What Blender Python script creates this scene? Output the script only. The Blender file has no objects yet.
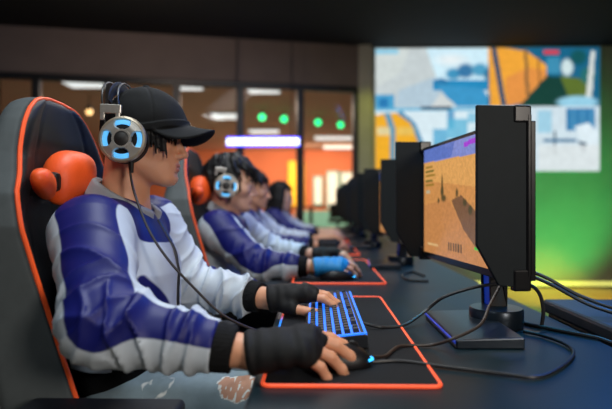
import bpy, bmesh, math, random
import numpy as np
from mathutils import Vector, Matrix

SC = bpy.context.scene
COL = SC.collection
PI = math.pi

# ------------------------------------------------------------------ camera, world, lights, exposure
cd = bpy.data.cameras.new('camera')
cd.sensor_width = 36.0
cd.lens = 30.6
cd.clip_start = 0.02
cd.dof.use_dof = True
cd.dof.focus_distance = 1.10
cd.dof.aperture_fstop = 2.0
cam = bpy.data.objects.new('camera', cd)
COL.objects.link(cam)
cam.location = (0, 0, 1.02)
cam.rotation_euler = (PI / 2, 0, math.atan(10 / 520))
SC.camera = cam

world = bpy.data.worlds.new('world')
SC.world = world
world.use_nodes = True
world.node_tree.nodes['Background'].inputs[0].default_value = (0.03, 0.08, 0.10, 1)
world.node_tree.nodes['Background'].inputs[1].default_value = 0.35

SC.view_settings.view_transform = 'Standard'
SC.view_settings.look = 'None'
SC.view_settings.gamma = 1
SC.view_settings.use_curve_mapping = False
SC.view_settings.exposure = 0.0


def area_light(name, loc, aim, size, color, power, size_y=None, spread=None):
    d = bpy.data.lights.new(name, 'AREA')
    d.energy = power
    d.color = color
    d.size = size
    if size_y:
        d.shape = 'RECTANGLE'
        d.size_y = size_y
    if spread:
        d.spread = spread
    o = bpy.data.objects.new(name, d)
    COL.objects.link(o)
    o.location = loc
    o.rotation_euler = (Vector(aim) - Vector(loc)).to_track_quat('-Z', 'Y').to_euler()
    return o


def spot_light(name, loc, aim, color, power, angle, blend=0.6, radius=0.08):
    d = bpy.data.lights.new(name, 'SPOT')
    d.energy = power
    d.color = color
    d.spot_size = math.radians(angle)
    d.spot_blend = blend
    d.shadow_soft_size = radius
    o = bpy.data.objects.new(name, d)
    COL.objects.link(o)
    o.location = loc
    o.rotation_euler = (Vector(aim) - Vector(loc)).to_track_quat('-Z', 'Y').to_euler()
    return o


# lamps and added fills of the gaming hall (ceiling at 2.97)
area_light('ceiling_light_key', (-0.5, -0.7, 2.9), (-0.35, 1.1, 0.9), 0.5, (0.88, 0.96, 1.0), 16)
area_light('ceiling_light_seat', (-0.1, 1.0, 2.9), (-0.3, 1.15, 0.9), 0.4, (0.88, 0.96, 1.0), 32)
area_light('face_fill_light', (1.2, -0.8, 1.55), (-0.3, 1.2, 1.1), 0.4, (1.0, 0.90, 0.80), 24)  # added fill behind the camera, brightens the faces
area_light('ceiling_light_row', (-0.2, 3.0, 2.9), (-0.2, 3.0, 0), 0.5, (0.97, 0.98, 1.0), 32, 2.6)
area_light('ceiling_light_blue', (1.9, 3.0, 2.9), (-0.5, 1.6, 1.0), 0.5, (0.03, 0.22, 1.0), 50)
spot_light('desk_teal_fill_near', (0.75, 1.75, 2.9), (0.46, 1.30, 0.75), (0.0, 0.40, 0.7), 260, 20, 1.0)  # added spot, tints the desk teal in place of reflected screen light
spot_light('desk_teal_fill_far', (0.6, 2.6, 2.9), (0.25, 2.3, 0.75), (0.03, 0.5, 0.75), 160, 28, 1.0)  # second added spot, carries the teal tint along the far desk
spot_light('wall_wash_green', (2.9, 5.0, 0.3), (2.75, 6.5, 1.0), (0.0, 1.0, 0.2), 95, 85)
spot_light('wall_wash_warm', (0.8, 5.3, 2.9), (0.60, 6.5, 1.6), (0.8, 0.85, 0.1), 30, 50)
spot_light('header_fill', (-1.4, 4.2, 2.9), (-1.4, 6.0, 2.75), (1.0, 0.75, 0.6), 24, 160)  # added warm fill that brightens the header wall
spot_light('floor_wash_amber', (2.6, 5.2, 2.9), (2.8, 5.75, 0.0), (1.0, 0.60, 0.02), 900, 36)
# lamps of the orange room beyond the glass
area_light('far_room_light_near', (-1.6, 7.9, 2.5), (-1.6, 7.9, 0), 3.0, (1.0, 0.82, 0.70), 120, 1.2)
area_light('far_room_light_mid', (-1.3, 11.0, 2.5), (-1.3, 11.6, 0), 4.0, (1.0, 0.84, 0.7), 200, 2.2)
area_light('far_room_light_end', (-0.2, 13.4, 2.5), (-0.2, 14.9, 1.0), 4.0, (1.0, 0.84, 0.66), 200, 1.0)


# ------------------------------------------------------------------ materials
def nd(nt, kind, **kw):
    n = nt.nodes.new(kind)
    for k, v in kw.items():
        setattr(n, k, v)
    return n


def mat(name, col, rough=0.5, metal=0.0, emit=None, strength=0.0, noise=0.12, nscale=40.0, bump=0.0, bscale=300.0,
        masks=(), coat=0.0, sss=0.0, sheen=0.0, spec=0.5, trans=0.0):
    """principled material; masks = [(attribute, colour, width)] : colour where attribute < 0"""
    m = bpy.data.materials.new(name)
    m.use_nodes = True
    nt = m.node_tree
    b = nt.nodes['Principled BSDF']
    b.inputs['Roughness'].default_value = rough
    b.inputs['Metallic'].default_value = metal
    b.inputs['Specular IOR Level'].default_value = spec
    if coat:
        b.inputs['Coat Weight'].default_value = coat
        b.inputs['Coat Roughness'].default_value = 0.12
    if sheen:
        b.inputs['Sheen Weight'].default_value = sheen
        b.inputs['Sheen Roughness'].default_value = 0.5
    if sss:
        b.inputs['Subsurface Weight'].default_value = sss
        b.inputs['Subsurface Radius'].default_value = (0.012, 0.004, 0.002)
        b.inputs['Subsurface Scale'].default_value = 0.5
    if trans:
        b.inputs['Transmission Weight'].default_value = trans
    tc = nd(nt, 'ShaderNodeTexCoord')
    nz = nd(nt, 'ShaderNodeTexNoise')
    nz.inputs['Scale'].default_value = nscale
    nz.inputs['Detail'].default_value = 3
    nt.links.new(tc.outputs['Object'], nz.inputs['Vector'])
    mx = nd(nt, 'ShaderNodeMixRGB', blend_type='MULTIPLY')
    mx.inputs[0].default_value = 1.0
    src = None
    for (attr, c2, w) in masks:
        at = nd(nt, 'ShaderNodeAttribute', attribute_name=attr)
        mr = nd(nt, 'ShaderNodeMapRange')
        mr.inputs[1].default_value = w
        mr.inputs[2].default_value = -w
        nt.links.new(at.outputs['Fac'], mr.inputs[0])
        mm = nd(nt, 'ShaderNodeMixRGB')
        if src is None:
            mm.inputs[1].default_value = (*col, 1)
        else:
            nt.links.new(src, mm.inputs[1])
        mm.inputs[2].default_value = (*c2, 1)
        nt.links.new(mr.outputs[0], mm.inputs[0])
        src = mm.outputs[0]
    if src is None:
        mx.inputs[1].default_value = (*col, 1)
    else:
        nt.links.new(src, mx.inputs[1])
    mr2 = nd(nt, 'ShaderNodeMapRange')
    mr2.inputs[3].default_value = 1 - noise
    mr2.inputs[4].default_value = 1 + noise
    nt.links.new(nz.outputs['Fac'], mr2.inputs[0])
    nt.links.new(mr2.outputs[0], mx.inputs[2])
    nt.links.new(mx.outputs[0], b.inputs['Base Color'])
    if bump:
        n2 = nd(nt, 'ShaderNodeTexNoise')
        n2.inputs['Scale'].default_value = bscale
        n2.inputs['Detail'].default_value = 4
        nt.links.new(tc.outputs['Object'], n2.inputs['Vector'])
        bp = nd(nt, 'ShaderNodeBump')
        bp.inputs['Strength'].default_value = bump
        bp.inputs['Distance'].default_value = 0.002
        nt.links.new(n2.outputs['Fac'], bp.inputs['Height'])
        nt.links.new(bp.outputs[0], b.inputs['Normal'])
    if emit:
        b.inputs['Emission Color'].default_value = (*emit, 1)
        b.inputs['Emission Strength'].default_value = strength
    return m


def vcol_emit(name, attr, strength, gloss=0.25):
    m = bpy.data.materials.new(name)
    m.use_nodes = True
    nt = m.node_tree
    b = nt.nodes['Principled BSDF']
    b.inputs['Base Color'].default_value = (0.01, 0.01, 0.01, 1)
    b.inputs['Roughness'].default_value = gloss
    at = nd(nt, 'ShaderNodeAttribute', attribute_name=attr)
    nt.links.new(at.outputs['Color'], b.inputs['Emission Color'])
    b.inputs['Emission Strength'].default_value = strength
    return m


def glass_mat(name):
    m = bpy.data.materials.new(name)
    m.use_nodes = True
    nt = m.node_tree
    out = nt.nodes['Material Output']
    tr = nd(nt, 'ShaderNodeBsdfTransparent')
    tr.inputs[0].default_value = (0.86, 0.84, 0.82, 1)
    gl = nd(nt, 'ShaderNodeBsdfGlossy')
    gl.inputs['Roughness'].default_value = 0.03
    fr = nd(nt, 'ShaderNodeFresnel')
    fr.inputs[0].default_value = 1.15
    mx = nd(nt, 'ShaderNodeMixShader')
    nt.links.new(fr.outputs[0], mx.inputs[0])
    nt.links.new(tr.outputs[0], mx.inputs[1])
    nt.links.new(gl.outputs[0], mx.inputs[2])
    nt.links.new(mx.outputs[0], out.inputs[0])
    return m


def srgb(r, g, b):
    f = lambda c: (c / 255 / 12.92) if c <= 10 else ((c / 255 + 0.055) / 1.055) ** 2.4
    return (f(r), f(g), f(b))


# ------------------------------------------------------------------ object helpers
def link_mesh(name, V, F, material, parent=None, origin=(0, 0, 0), smooth=False, attrs=None, loc=None):
    """V (n,3) in world axes, stored relative to origin; F list of faces or (m,4) array"""
    V = np.asarray(V, dtype=np.float64) - np.asarray(origin)
    me = bpy.data.meshes.new(name)
    if isinstance(F, np.ndarray):
        n, k = F.shape
        me.vertices.add(len(V))
        me.vertices.foreach_set('co', V.astype(np.float32).ravel())
        me.loops.add(n * k)
        me.loops.foreach_set('vertex_index', F.astype(np.int32).ravel())
        me.polygons.add(n)
        me.polygons.foreach_set('loop_start', np.arange(0, n * k, k, dtype=np.int32))
        me.update(calc_edges=True)
        me.validate()
    else:
        me.from_pydata([tuple(v) for v in V], [], [tuple(f) for f in F])
        me.update()
    if smooth:
        me.polygons.foreach_set('use_smooth', np.ones(len(me.polygons), dtype=bool))
    for an, av in (attrs or {}).items():
        av = np.asarray(av)
        if av.ndim == 1:
            a = me.attributes.new(an, 'FLOAT', 'POINT')
            a.data.foreach_set('value', av.astype(np.float32))
        else:
            a = me.attributes.new(an, 'FLOAT_COLOR', 'POINT')
            a.data.foreach_set('color', av.astype(np.float32).ravel())
    if material:
        me.materials.append(material)
    o = bpy.data.objects.new(name, me)
    COL.objects.link(o)
    if parent:
        o.parent = parent
        if loc is not None:
            o.location = loc
    else:
        o.location = loc if loc is not None else origin
    return o


def tag(o, label=None, cat=None, group=None, kind=None):
    if label: o['label'] = label
    if cat: o['category'] = cat
    if group: o['group'] = group
    if kind: o['kind'] = kind
    return o


def empty(name, loc, label, cat, group=None, rz=0.0):
    o = bpy.data.objects.new(name, None)
    o.empty_display_size = 0.1
    COL.objects.link(o)
    o.location = loc
    o.rotation_euler = (0, 0, rz)
    return tag(o, label, cat, group)


def copy_tree(o, loc=None, label=None, rz=None, parent=None):
    c = o.copy()
    COL.objects.link(c)
    if parent is not None:
        c.parent = parent
    else:
        if loc is not None: c.location = loc
        if rz is not None: c.rotation_euler = (0, 0, rz)
        if label: c['label'] = label
    for ch in [q for q in bpy.data.objects if q.parent == o]:
        copy_tree(ch, parent=c)
    return c


class MB:
    """collects shapes into one mesh"""
    def __init__(self):
        self.v = []; self.f = []

    def add(self, V, F):
        n = len(self.v)
        self.v += [tuple(map(float, p)) for p in V]
        self.f += [tuple(i + n for i in f) for f in F]
        return self

    def box(self, c, s, rot=None, bev=0.0, seg=2):
        bm = bmesh.new()
        bmesh.ops.create_cube(bm, size=1.0)
        for v in bm.verts:
            v.co = Vector((v.co.x * s[0], v.co.y * s[1], v.co.z * s[2]))
        if bev:
            bmesh.ops.bevel(bm, geom=bm.edges[:], offset=min(bev, 0.49 * min(s)), segments=seg, affect='EDGES', profile=0.5)
        M = Matrix.Translation(c) @ (rot.to_4x4() if rot is not None else Matrix.Identity(4))
        bm.verts.index_update()
        self.add([M @ v.co for v in bm.verts], [[v.index for v in f.verts] for f in bm.faces])
        bm.free()
        return self

    def prism(self, pts, a, b, axis=1, bev=0.0):
        """extrude a 2-D outline; axis = extrusion axis (0 x,1 y,2 z), outline in the other two in order"""
        bm = bmesh.new()
        def P(u, v, w):
            return [(w, u, v), (u, w, v), (u, v, w)][axis]
        lo = [bm.verts.new(P(u, v, a)) for u, v in pts]
        hi = [bm.verts.new(P(u, v, b)) for u, v in pts]
        n = len(pts)
        bm.faces.new(lo); bm.faces.new(hi[::-1])
        for i in range(n):
            bm.faces.new((lo[i], hi[i], hi[(i + 1) % n], lo[(i + 1) % n]))
        bmesh.ops.recalc_face_normals(bm, faces=bm.faces[:])
        if bev:
            bmesh.ops.bevel(bm, geom=bm.edges[:], offset=bev, segments=2, affect='EDGES', profile=0.5)
        bm.verts.index_update()
        self.add([v.co for v in bm.verts], [[v.index for v in f.verts] for f in bm.faces])
        bm.free()
        return self

    def tube(self, pts, r, n=10, smooth=0, closed=False, flat=1.0):
        pts = [Vector(p) for p in pts]
        if smooth:
            pts = catmull(pts, smooth, closed)
        rr = r if hasattr(r, '__len__') else [r] * len(pts)
        if len(rr) != len(pts):
            rr = np.interp(np.linspace(0, 1, len(pts)), np.linspace(0, 1, len(rr)), rr)
        V = []; F = []
        m = len(pts)
        up = None
        for i, p in enumerate(pts):
            if closed:
                t = (pts[(i + 1) % m] - pts[i - 1]).normalized()
            else:
                t = (pts[min(i + 1, m - 1)] - pts[max(i - 1, 0)]).normalized()
            if up is None:
                up = Vector((0, 0, 1)) if abs(t.z) < 0.9 else Vector((1, 0, 0))
            a = (up - t * up.dot(t)).normalized()
            up = a
            b = t.cross(a)
            for k in range(n):
                an = 2 * PI * k / n
                V.append(p + a * math.cos(an) * rr[i] * flat + b * math.sin(an) * rr[i])
        for i in range(m if closed else m - 1):
            j = (i + 1) % m
            for k in range(n):
                F.append((i * n + k, i * n + (k + 1) % n, j * n + (k + 1) % n, j * n + k))
        if not closed:
            F.append(tuple(range(n))[::-1]); F.append(tuple((m - 1) * n + k for k in range(n)))
        return self.add(V, F)

    def lathe(self, prof, c, axis=(0, 0, 1), n=32, xdir=None):
        """prof = [(radius, height)] round axis through c"""
        A = Vector(axis).normalized()
        X = Vector(xdir) if xdir else (Vector((1, 0, 0)) if abs(A.x) < 0.9 else Vector((0, 1, 0)))
        X = (X - A * X.dot(A)).normalized()
        Y = A.cross(X)
        V = []; F = []
        for (r, h) in prof:
            for k in range(n):
                an = 2 * PI * k / n
                V.append(Vector(c) + A * h + (X * math.cos(an) + Y * math.sin(an)) * max(r, 1e-5))
        for i in range(len(prof) - 1):
            for k in range(n):
                F.append((i * n + k, i * n + (k + 1) % n, (i + 1) * n + (k + 1) % n, (i + 1) * n + k))
        return self.add(V, F)

    def ball(self, c, r, n=16, rot=None):
        r = r if hasattr(r, '__len__') else (r, r, r)
        V = []; F = []
        m = n // 2
        for i in range(m + 1):
            th = PI * i / m
            for k in range(n):
                ph = 2 * PI * k / n
                q = Vector((r[0] * math.sin(th) * math.cos(ph), r[1] * math.sin(th) * math.sin(ph), r[2] * math.cos(th)))
                if rot is not None: q = rot @ q
                V.append(Vector(c) + q)
        for i in range(m):
            for k in range(n):
                F.append((i * n + k, (i + 1) * n + k, (i + 1) * n + (k + 1) % n, i * n + (k + 1) % n))
        return self.add(V, F)

    def xf(self, M, start=0):
        self.v = self.v[:start] + [tuple(M @ Vector(p)) for p in self.v[start:]]
        return self

    def build(self, name, material, parent=None, origin=(0, 0, 0), smooth=False, attrs=None, sharp=True):
        o = link_mesh(name, self.v, self.f, material, parent, origin, smooth, attrs)
        me = o.data
        bm = bmesh.new(); bm.from_mesh(me)
        bmesh.ops.remove_doubles(bm, verts=bm.verts[:], dist=1e-6)
        bmesh.ops.recalc_face_normals(bm, faces=bm.faces[:])
        if smooth and sharp:
            for e in bm.edges:
                if len(e.link_faces) == 2 and e.calc_face_angle(0) > 0.7:
                    e.smooth = False
        bm.to_mesh(me); bm.free()
        return o


def catmull(pts, k, closed=False):
    P = [Vector(p) for p in pts]
    n = len(P)
    out = []
    rng = range(n) if closed else range(n - 1)
    for i in rng:
        p0 = P[i - 1] if (closed or i > 0) else P[0] * 2 - P[1]
        p1 = P[i]; p2 = P[(i + 1) % n]
        p3 = P[(i + 2) % n] if (closed or i + 2 < n) else P[-1] * 2 - P[-2]
        for j in range(k):
            t = j / k
            out.append(0.5 * ((2 * p1) + (p2 - p0) * t + (2 * p0 - 5 * p1 + 4 * p2 - p3) * t * t + (3 * p1 - p0 - 3 * p2 + p3) * t ** 3))
    if not closed:
        out.append(P[-1])
    return out


# ------------------------------------------------------------------ signed distance sculpting
def A3(p):
    return np.asarray(p, dtype=np.float32)


def cap(P, a, b, ra, rb=None):
    a = A3(a); b = A3(b)
    rb = ra if rb is None else rb
    ab = b - a
    q = P - a
    t = np.clip(q @ ab / max(float(ab @ ab), 1e-12), 0, 1)
    return np.linalg.norm(q - t[:, None] * ab, axis=1) - (ra + (rb - ra) * t)


def fcap(P, a, b, ra, rb, n, f):
    """capsule stretched by f along unit direction n"""
    n = A3(n); c = A3(a)
    q = P - c
    q = q + (q @ n)[:, None] * n * (1 / f - 1)
    bb = A3(b) - c
    bb = bb + float(bb @ n) * n * (1 / f - 1)
    return cap(q, (0, 0, 0), bb, ra, rb)


def ell(P, c, r, R=None):
    q = P - A3(c)
    if R is not None:
        q = q @ R
    r = A3(r)
    k0 = np.linalg.norm(q / r, axis=1)
    k1 = np.linalg.norm(q / (r * r), axis=1)
    return k0 * (k0 - 1) / np.maximum(k1, 1e-6)


def rbox(P, c, h, rad, R=None):
    q = P - A3(c)
    if R is not None:
        q = q @ R
    q = np.abs(q) - (A3(h) - rad)
    return np.linalg.norm(np.maximum(q, 0), axis=1) + np.minimum(q.max(axis=1), 0) - rad


def su(a, b, k):
    if k <= 0:
        return np.minimum(a, b)
    h = np.maximum(k - np.abs(a - b), 0) / k
    return np.minimum(a, b) - h * h * k * 0.25


def sx(a, b, k):
    return -su(-a, -b, k)


def rotm(yaw=0.0, pitch=0.0, roll=0.0):
    """yaw about z, pitch nose-down about y, roll about x; columns are the frame axes"""
    M = Matrix.Rotation(math.radians(yaw), 3, 'Z') @ Matrix.Rotation(math.radians(pitch), 3, 'Y') @ Matrix.Rotation(math.radians(roll), 3, 'X')
    return np.array(M, dtype=np.float32)


def wob(P, s, seed=0.0):
    """cheap smooth noise in about -1..1"""
    x, y, z = P[:, 0] * s + seed, P[:, 1] * s + seed * 1.7, P[:, 2] * s - seed
    return (np.sin(x + 1.3 * np.sin(y * 1.1 + 0.7)) + np.sin(y * 1.2 + 1.5 * np.sin(z * 0.9 + 1.9)) + np.sin(z * 1.1 + 1.4 * np.sin(x * 1.2 + 3.1))) / 3


def sdf_mesh(fn, lo, hi, h, proj=2):
    lo = A3(lo); hi = A3(hi)
    n = (np.ceil((hi - lo) / h / 4).astype(int) + 1) * 4
    nb = n // 4
    bc = np.stack(np.meshgrid(*[np.arange(k) for k in nb], indexing='ij'), -1).reshape(-1, 3)
    dc = fn((lo + (bc * 4 + 1.5) * h).astype(np.float32)).astype(np.float32)
    act = (np.abs(dc) < 8.5 * h).reshape(nb)
    inside = np.repeat(np.repeat(np.repeat((dc < 0).reshape(nb), 4, 0), 4, 1), 4, 2)
    ab = np.argwhere(act)
    off = np.stack(np.meshgrid(*[np.arange(4)] * 3, indexing='ij'), -1).reshape(-1, 3)
    idx = (ab[:, None, :] * 4 + off[None]).reshape(-1, 3)
    d = np.empty(len(idx), np.float32)
    CH = 600000
    for s in range(0, len(idx), CH):
        d[s:s + CH] = fn((lo + idx[s:s + CH] * h).astype(np.float32))
    D = np.where(inside, np.float32(-1), np.float32(1))
    D[idx[:, 0], idx[:, 1], idx[:, 2]] = d
    inside = D < 0
    u = inside.view(np.uint8)
    cnt = np.zeros(tuple(n - 1), np.uint8)
    for a in (0, 1):
        for b in (0, 1):
            for c in (0, 1):
                cnt += u[a:n[0] - 1 + a, b:n[1] - 1 + b, c:n[2] - 1 + c]
    cells = np.argwhere((cnt > 0) & (cnt < 8))
    cn = n - 1
    flat = (cells[:, 0] * cn[1] + cells[:, 1]) * cn[2] + cells[:, 2]
    cv = {}
    for a in (0, 1):
        for b in (0, 1):
            for c in (0, 1):
                cv[(a, b, c)] = D[cells[:, 0] + a, cells[:, 1] + b, cells[:, 2] + c]
    acc = np.zeros((len(cells), 3), np.float32); m = np.zeros(len(cells), np.float32)
    for ax in range(3):
        for p in (0, 1):
            for q in (0, 1):
                k0 = [p, q]; k0.insert(ax, 0); k1 = [p, q]; k1.insert(ax, 1)
                v0, v1 = cv[tuple(k0)], cv[tuple(k1)]
                x = (v0 < 0) != (v1 < 0)
                t = np.where(x, v0 / np.where(x, v0 - v1, 1), 0)
                pos = np.tile(np.array(k0, np.float32), (len(cells), 1)); pos[:, ax] = t
                acc += pos * x[:, None]; m += x
    V = lo + (cells + acc / np.maximum(m, 1)[:, None]) * h
    F = []
    for ax in range(3):
        sl0 = [slice(None)] * 3; sl1 = [slice(None)] * 3
        sl0[ax] = slice(0, -1); sl1[ax] = slice(1, None)
        e = np.argwhere(inside[tuple(sl0)] != inside[tuple(sl1)])
        o1, o2 = [k for k in range(3) if k != ax]
        ok = (e[:, o1] > 0) & (e[:, o2] > 0) & (e[:, o1] < cn[o1]) & (e[:, o2] < cn[o2])
        e = e[ok]
        flip = inside[e[:, 0], e[:, 1], e[:, 2]]
        q = []
        for (da, db) in ((-1, -1), (0, -1), (0, 0), (-1, 0)):
            c = e.copy(); c[:, o1] += da; c[:, o2] += db
            q.append(np.searchsorted(flat, (c[:, 0] * cn[1] + c[:, 1]) * cn[2] + c[:, 2]))
        q = np.stack(q, 1)
        if ax == 1:
            flip = ~flip
        q[~flip] = q[~flip][:, ::-1]
        F.append(q)
    F = np.concatenate(F)
    V = V.astype(np.float32)
    e = h * 0.5
    for _ in range(proj):
        d0 = fn(V)
        g = np.stack([fn(V + A3(v) * e) - fn(V - A3(v) * e) for v in ((1, 0, 0), (0, 1, 0), (0, 0, 1))], 1) / (2 * e)
        gl = np.maximum((g * g).sum(1), 0.2)
        st = np.clip(d0 / gl, -h * 0.6, h * 0.6)
        V = V - g * st[:, None]
    return V, F


# ------------------------------------------------------------------ painted pictures for screens
class Pic:
    def __init__(self, nx, ny, base):
        self.nx, self.ny = nx, ny
        self.c = np.tile(np.array(base, np.float32), (ny, nx, 1))
        self.x, self.y = np.meshgrid((np.arange(nx) + 0.5) / nx, (np.arange(ny) + 0.5) / ny)   # y down

    def put(self, m, col, a=1.0):
        m = (m * a)[..., None].astype(np.float32)
        self.c = self.c * (1 - m) + np.array(col, np.float32) * m

    def rect(self, x0, y0, x1, y1, col, a=1.0):
        self.put((self.x >= x0) & (self.x < x1) & (self.y >= y0) & (self.y < y1), col, a)

    def ellipse(self, cx, cy, rx, ry, col, a=1.0, soft=0.0):
        d = np.sqrt(((self.x - cx) / rx) ** 2 + ((self.y - cy) / ry) ** 2)
        self.put(np.clip((1 - d) / soft, 0, 1) if soft else (d < 1), col, a)

    def poly(self, pts, col, a=1.0):
        ins = np.zeros(self.x.shape, bool)
        n = len(pts)
        for i in range(n):
            (x0, y0), (x1, y1) = pts[i], pts[(i + 1) % n]
            if y0 == y1: continue
            cr = ((y0 > self.y) != (y1 > self.y)) & (self.x < (x1 - x0) * (self.y - y0) / (y1 - y0) + x0)
            ins ^= cr
        self.put(ins, col, a)

    def mottle(self, amt, seed, cell=3):
        r = np.random.RandomState(seed)
        g = r.rand(self.ny // cell + 2, self.nx // cell + 2).astype(np.float32)
        g = np.repeat(np.repeat(g, cell, 0), cell, 1)[:self.ny, :self.nx]
        self.c *= (1 + amt * (g - 0.5))[..., None]

    def mesh(self, name, origin, ux, uy, material, parent=None, thing_origin=(0, 0, 0)):
        """origin = top left corner, ux / uy = vectors along the top and down the side"""
        nx, ny = self.nx, self.ny
        o, ux, uy = np.array(origin), np.array(ux), np.array(uy)
        i, j = np.meshgrid(np.linspace(0, 1, nx), np.linspace(0, 1, ny))
        V = o + i.reshape(-1, 1) * ux + j.reshape(-1, 1) * uy
        k = np.arange(nx * ny).reshape(ny, nx)
        F = np.stack([k[:-1, :-1], k[1:, :-1], k[1:, 1:], k[:-1, 1:]], -1).reshape(-1, 4)
        col = np.concatenate([np.clip(self.c, 0, 9).reshape(-1, 3), np.ones((nx * ny, 1))], 1)
        return link_mesh(name, V, F, material, parent, thing_origin, False, {'picture': col})

# ================================================================== THE SETTING
def px(x, y, Y):
    """where a ray through photo pixel (x, y) is at depth Y"""
    return ((x - 316) / 520 * Y, Y, 1.02 + (205 - y) / 520 * Y)


def struct(name, mb, m, parent=None, smooth=False):
    o = mb.build(name, m, parent, smooth=smooth)
    o['kind'] = 'structure'
    return o


M_floor = mat('dark_polished_floor', srgb(122, 116, 104), 0.32, noise=0.25, nscale=3, bump=0.05)
M_ceil = mat('black_ceiling_paint', (0.006, 0.006, 0.007), 0.9, noise=0.3, nscale=6)
M_header = mat('taupe_wall_paint', srgb(110, 98, 90), 0.85, noise=0.15, nscale=4, bump=0.1)
M_wall = mat('grey_plaster_wall', srgb(170, 168, 150), 0.8, noise=0.2, nscale=3, bump=0.2, bscale=60)
M_dark = mat('dark_wall_paint', srgb(26, 26, 28), 0.85, noise=0.2, nscale=4)
M_frame = mat('black_window_frame', (0.012, 0.013, 0.015), 0.45, noise=0.15)
M_orange = mat('orange_wall_paint', srgb(216, 120, 78), 0.8, noise=0.12, nscale=1.5)
M_farceil = mat('rose_ceiling_paint', srgb(196, 150, 128), 0.9, noise=0.12, nscale=1.2)
M_farfloor = mat('grey_green_floor', srgb(120, 140, 130), 0.35, noise=0.2, nscale=2)
M_glass = glass_mat('window_glass')

CEIL = 2.97
struct('floor', MB().prism([(-4.15, -2.55), (3.78, -2.55), (3.78, 6.55), (0.53, 6.47), (-4.15, 5.51)], -0.1, 0.0, 2), M_floor)
struct('ceiling', MB().box((0, 2.2, CEIL + 0.05), (8.4, 9.6, 0.1)), M_ceil)
struct('wall_left', MB().box((-4.1, 2.0, 1.5), (0.1, 9.2, 3.0)), M_dark)
struct('wall_right', MB().box((3.73, 2.0, 1.5), (0.1, 9.0, 3.0)), M_dark)
struct('wall_front', MB().box((-0.1, -2.5, 1.5), (8.0, 0.1, 3.0)), M_dark)
struct('wall_back', MB().box((2.13, 6.55, 1.5), (3.2, 0.14, 3.0)), M_wall)
struct('baseboard_back', MB().box((2.13, 6.47, 0.007), (3.2, 0.02, 0.014)), M_frame)

WL, WR = Vector((-3.43, 5.65, 0)), Vector((0.53, 6.46, 0))
wd = (WR - WL).normalized()
wn = Vector((wd.y, -wd.x, 0))          # towards the hall
wrot = Matrix.Rotation(math.atan2(wd.y, wd.x), 3, 'Z')


def on_wall(pxx):
    k = (pxx - 316) / 520
    D = WR - WL
    t = (WL.y * k - WL.x) / (D.x - D.y * k)
    return WL + D * t


WB, WE = on_wall(-45), WR.copy()
mid = (WB + WE) / 2
ln = (WE - WB).length
HZ = 2.47
struct('wall_header', MB().box((mid.x, mid.y, (HZ + 3) / 2), (ln, 0.12, 3 - HZ), wrot), M_header)
struct('trim_1', MB().box((mid.x, mid.y, HZ - 0.035), (ln, 0.10, 0.07), wrot, 0.008), M_frame)
struct('baseboard_left', MB().box((mid.x, mid.y, 0.06), (ln, 0.10, 0.12), wrot, 0.008), M_frame)
mul = [-40, 34, 107, 176, 240, 300, 356]
for i in range(6):
    a, b = on_wall(mul[i]), on_wall(mul[i + 1])
    c = (a + b) / 2
    w = struct('window_%d' % (i + 1), MB().box((c.x, c.y, (HZ + 0.05) / 2), ((b - a).length, 0.012, HZ - 0.15), wrot), M_glass)
    fr = MB().box((b.x, b.y, HZ / 2), (0.085, 0.10, HZ - 0.06), wrot, 0.008)
    if i == 0:
        fr.box((a.x, a.y, HZ / 2), (0.085, 0.10, HZ - 0.06), wrot, 0.008)
    struct('window_frame', fr, M_frame, w)
# corner pier between the glass and the big screen
struct('wall_pier', MB().box((0.60, 6.49, 1.5), (0.16, 0.26, 3.0), None, 0.006), M_wall)

# the orange room beyond the glass
struct('wall_far', MB().box((-2.0, 15.3, 1.5), (12.5, 0.1, 3.0)), M_orange)
struct('wall_far_left', MB().box((-8.2, 10.5, 1.5), (0.1, 9.8, 3.0)), M_orange)
struct('wall_far_right', MB().box((3.6, 11.0, 1.5), (0.1, 8.8, 3.0)), M_orange)
FAR = [(-4.2, 5.56), (0.53, 6.52), (0.60, 6.63), (3.6, 6.63), (3.6, 15.3), (-8.2, 15.3), (-8.2, 5.6)]
struct('floor_far', MB().prism(FAR, -0.1, -0.001, 2), M_farfloor)
struct('ceiling_far', MB().prism(FAR, 2.61, 2.71, 2), M_farceil)
M_blind = mat('white_window_blind', srgb(225, 225, 215), 0.7, emit=srgb(250, 238, 215), strength=0.55, noise=0.2, nscale=5)
M_teal = mat('pale_teal_panel', srgb(120, 180, 165), 0.5, noise=0.2, nscale=4)
for k, (x0, x1, y0, y1) in enumerate(((314, 322, 177, 205), (327, 338, 172, 208), (341, 356, 173, 208))):
    a = px(x0, y0, 15.2); b = px(x1, y1, 15.2)
    w = struct('window_%d' % (7 + k), MB().box(((a[0] + b[0]) / 2, 15.23, (a[2] + b[2]) / 2), (b[0] - a[0], 0.03, a[2] - b[2])), M_blind)
    fr = MB()
    for xx in (a[0], b[0]):
        fr.box((xx, 15.22, (a[2] + b[2]) / 2), (0.05, 0.06, a[2] - b[2] + 0.05))
    for zz in (a[2], b[2]):
        fr.box(((a[0] + b[0]) / 2, 15.22, zz), (b[0] - a[0], 0.06, 0.05))
    struct('window_frame', fr, M_teal, w)
struct('trim_2', MB().box((0.6, 15.2, 0.42), (2.4, 0.06, 0.84)), M_teal)

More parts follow.
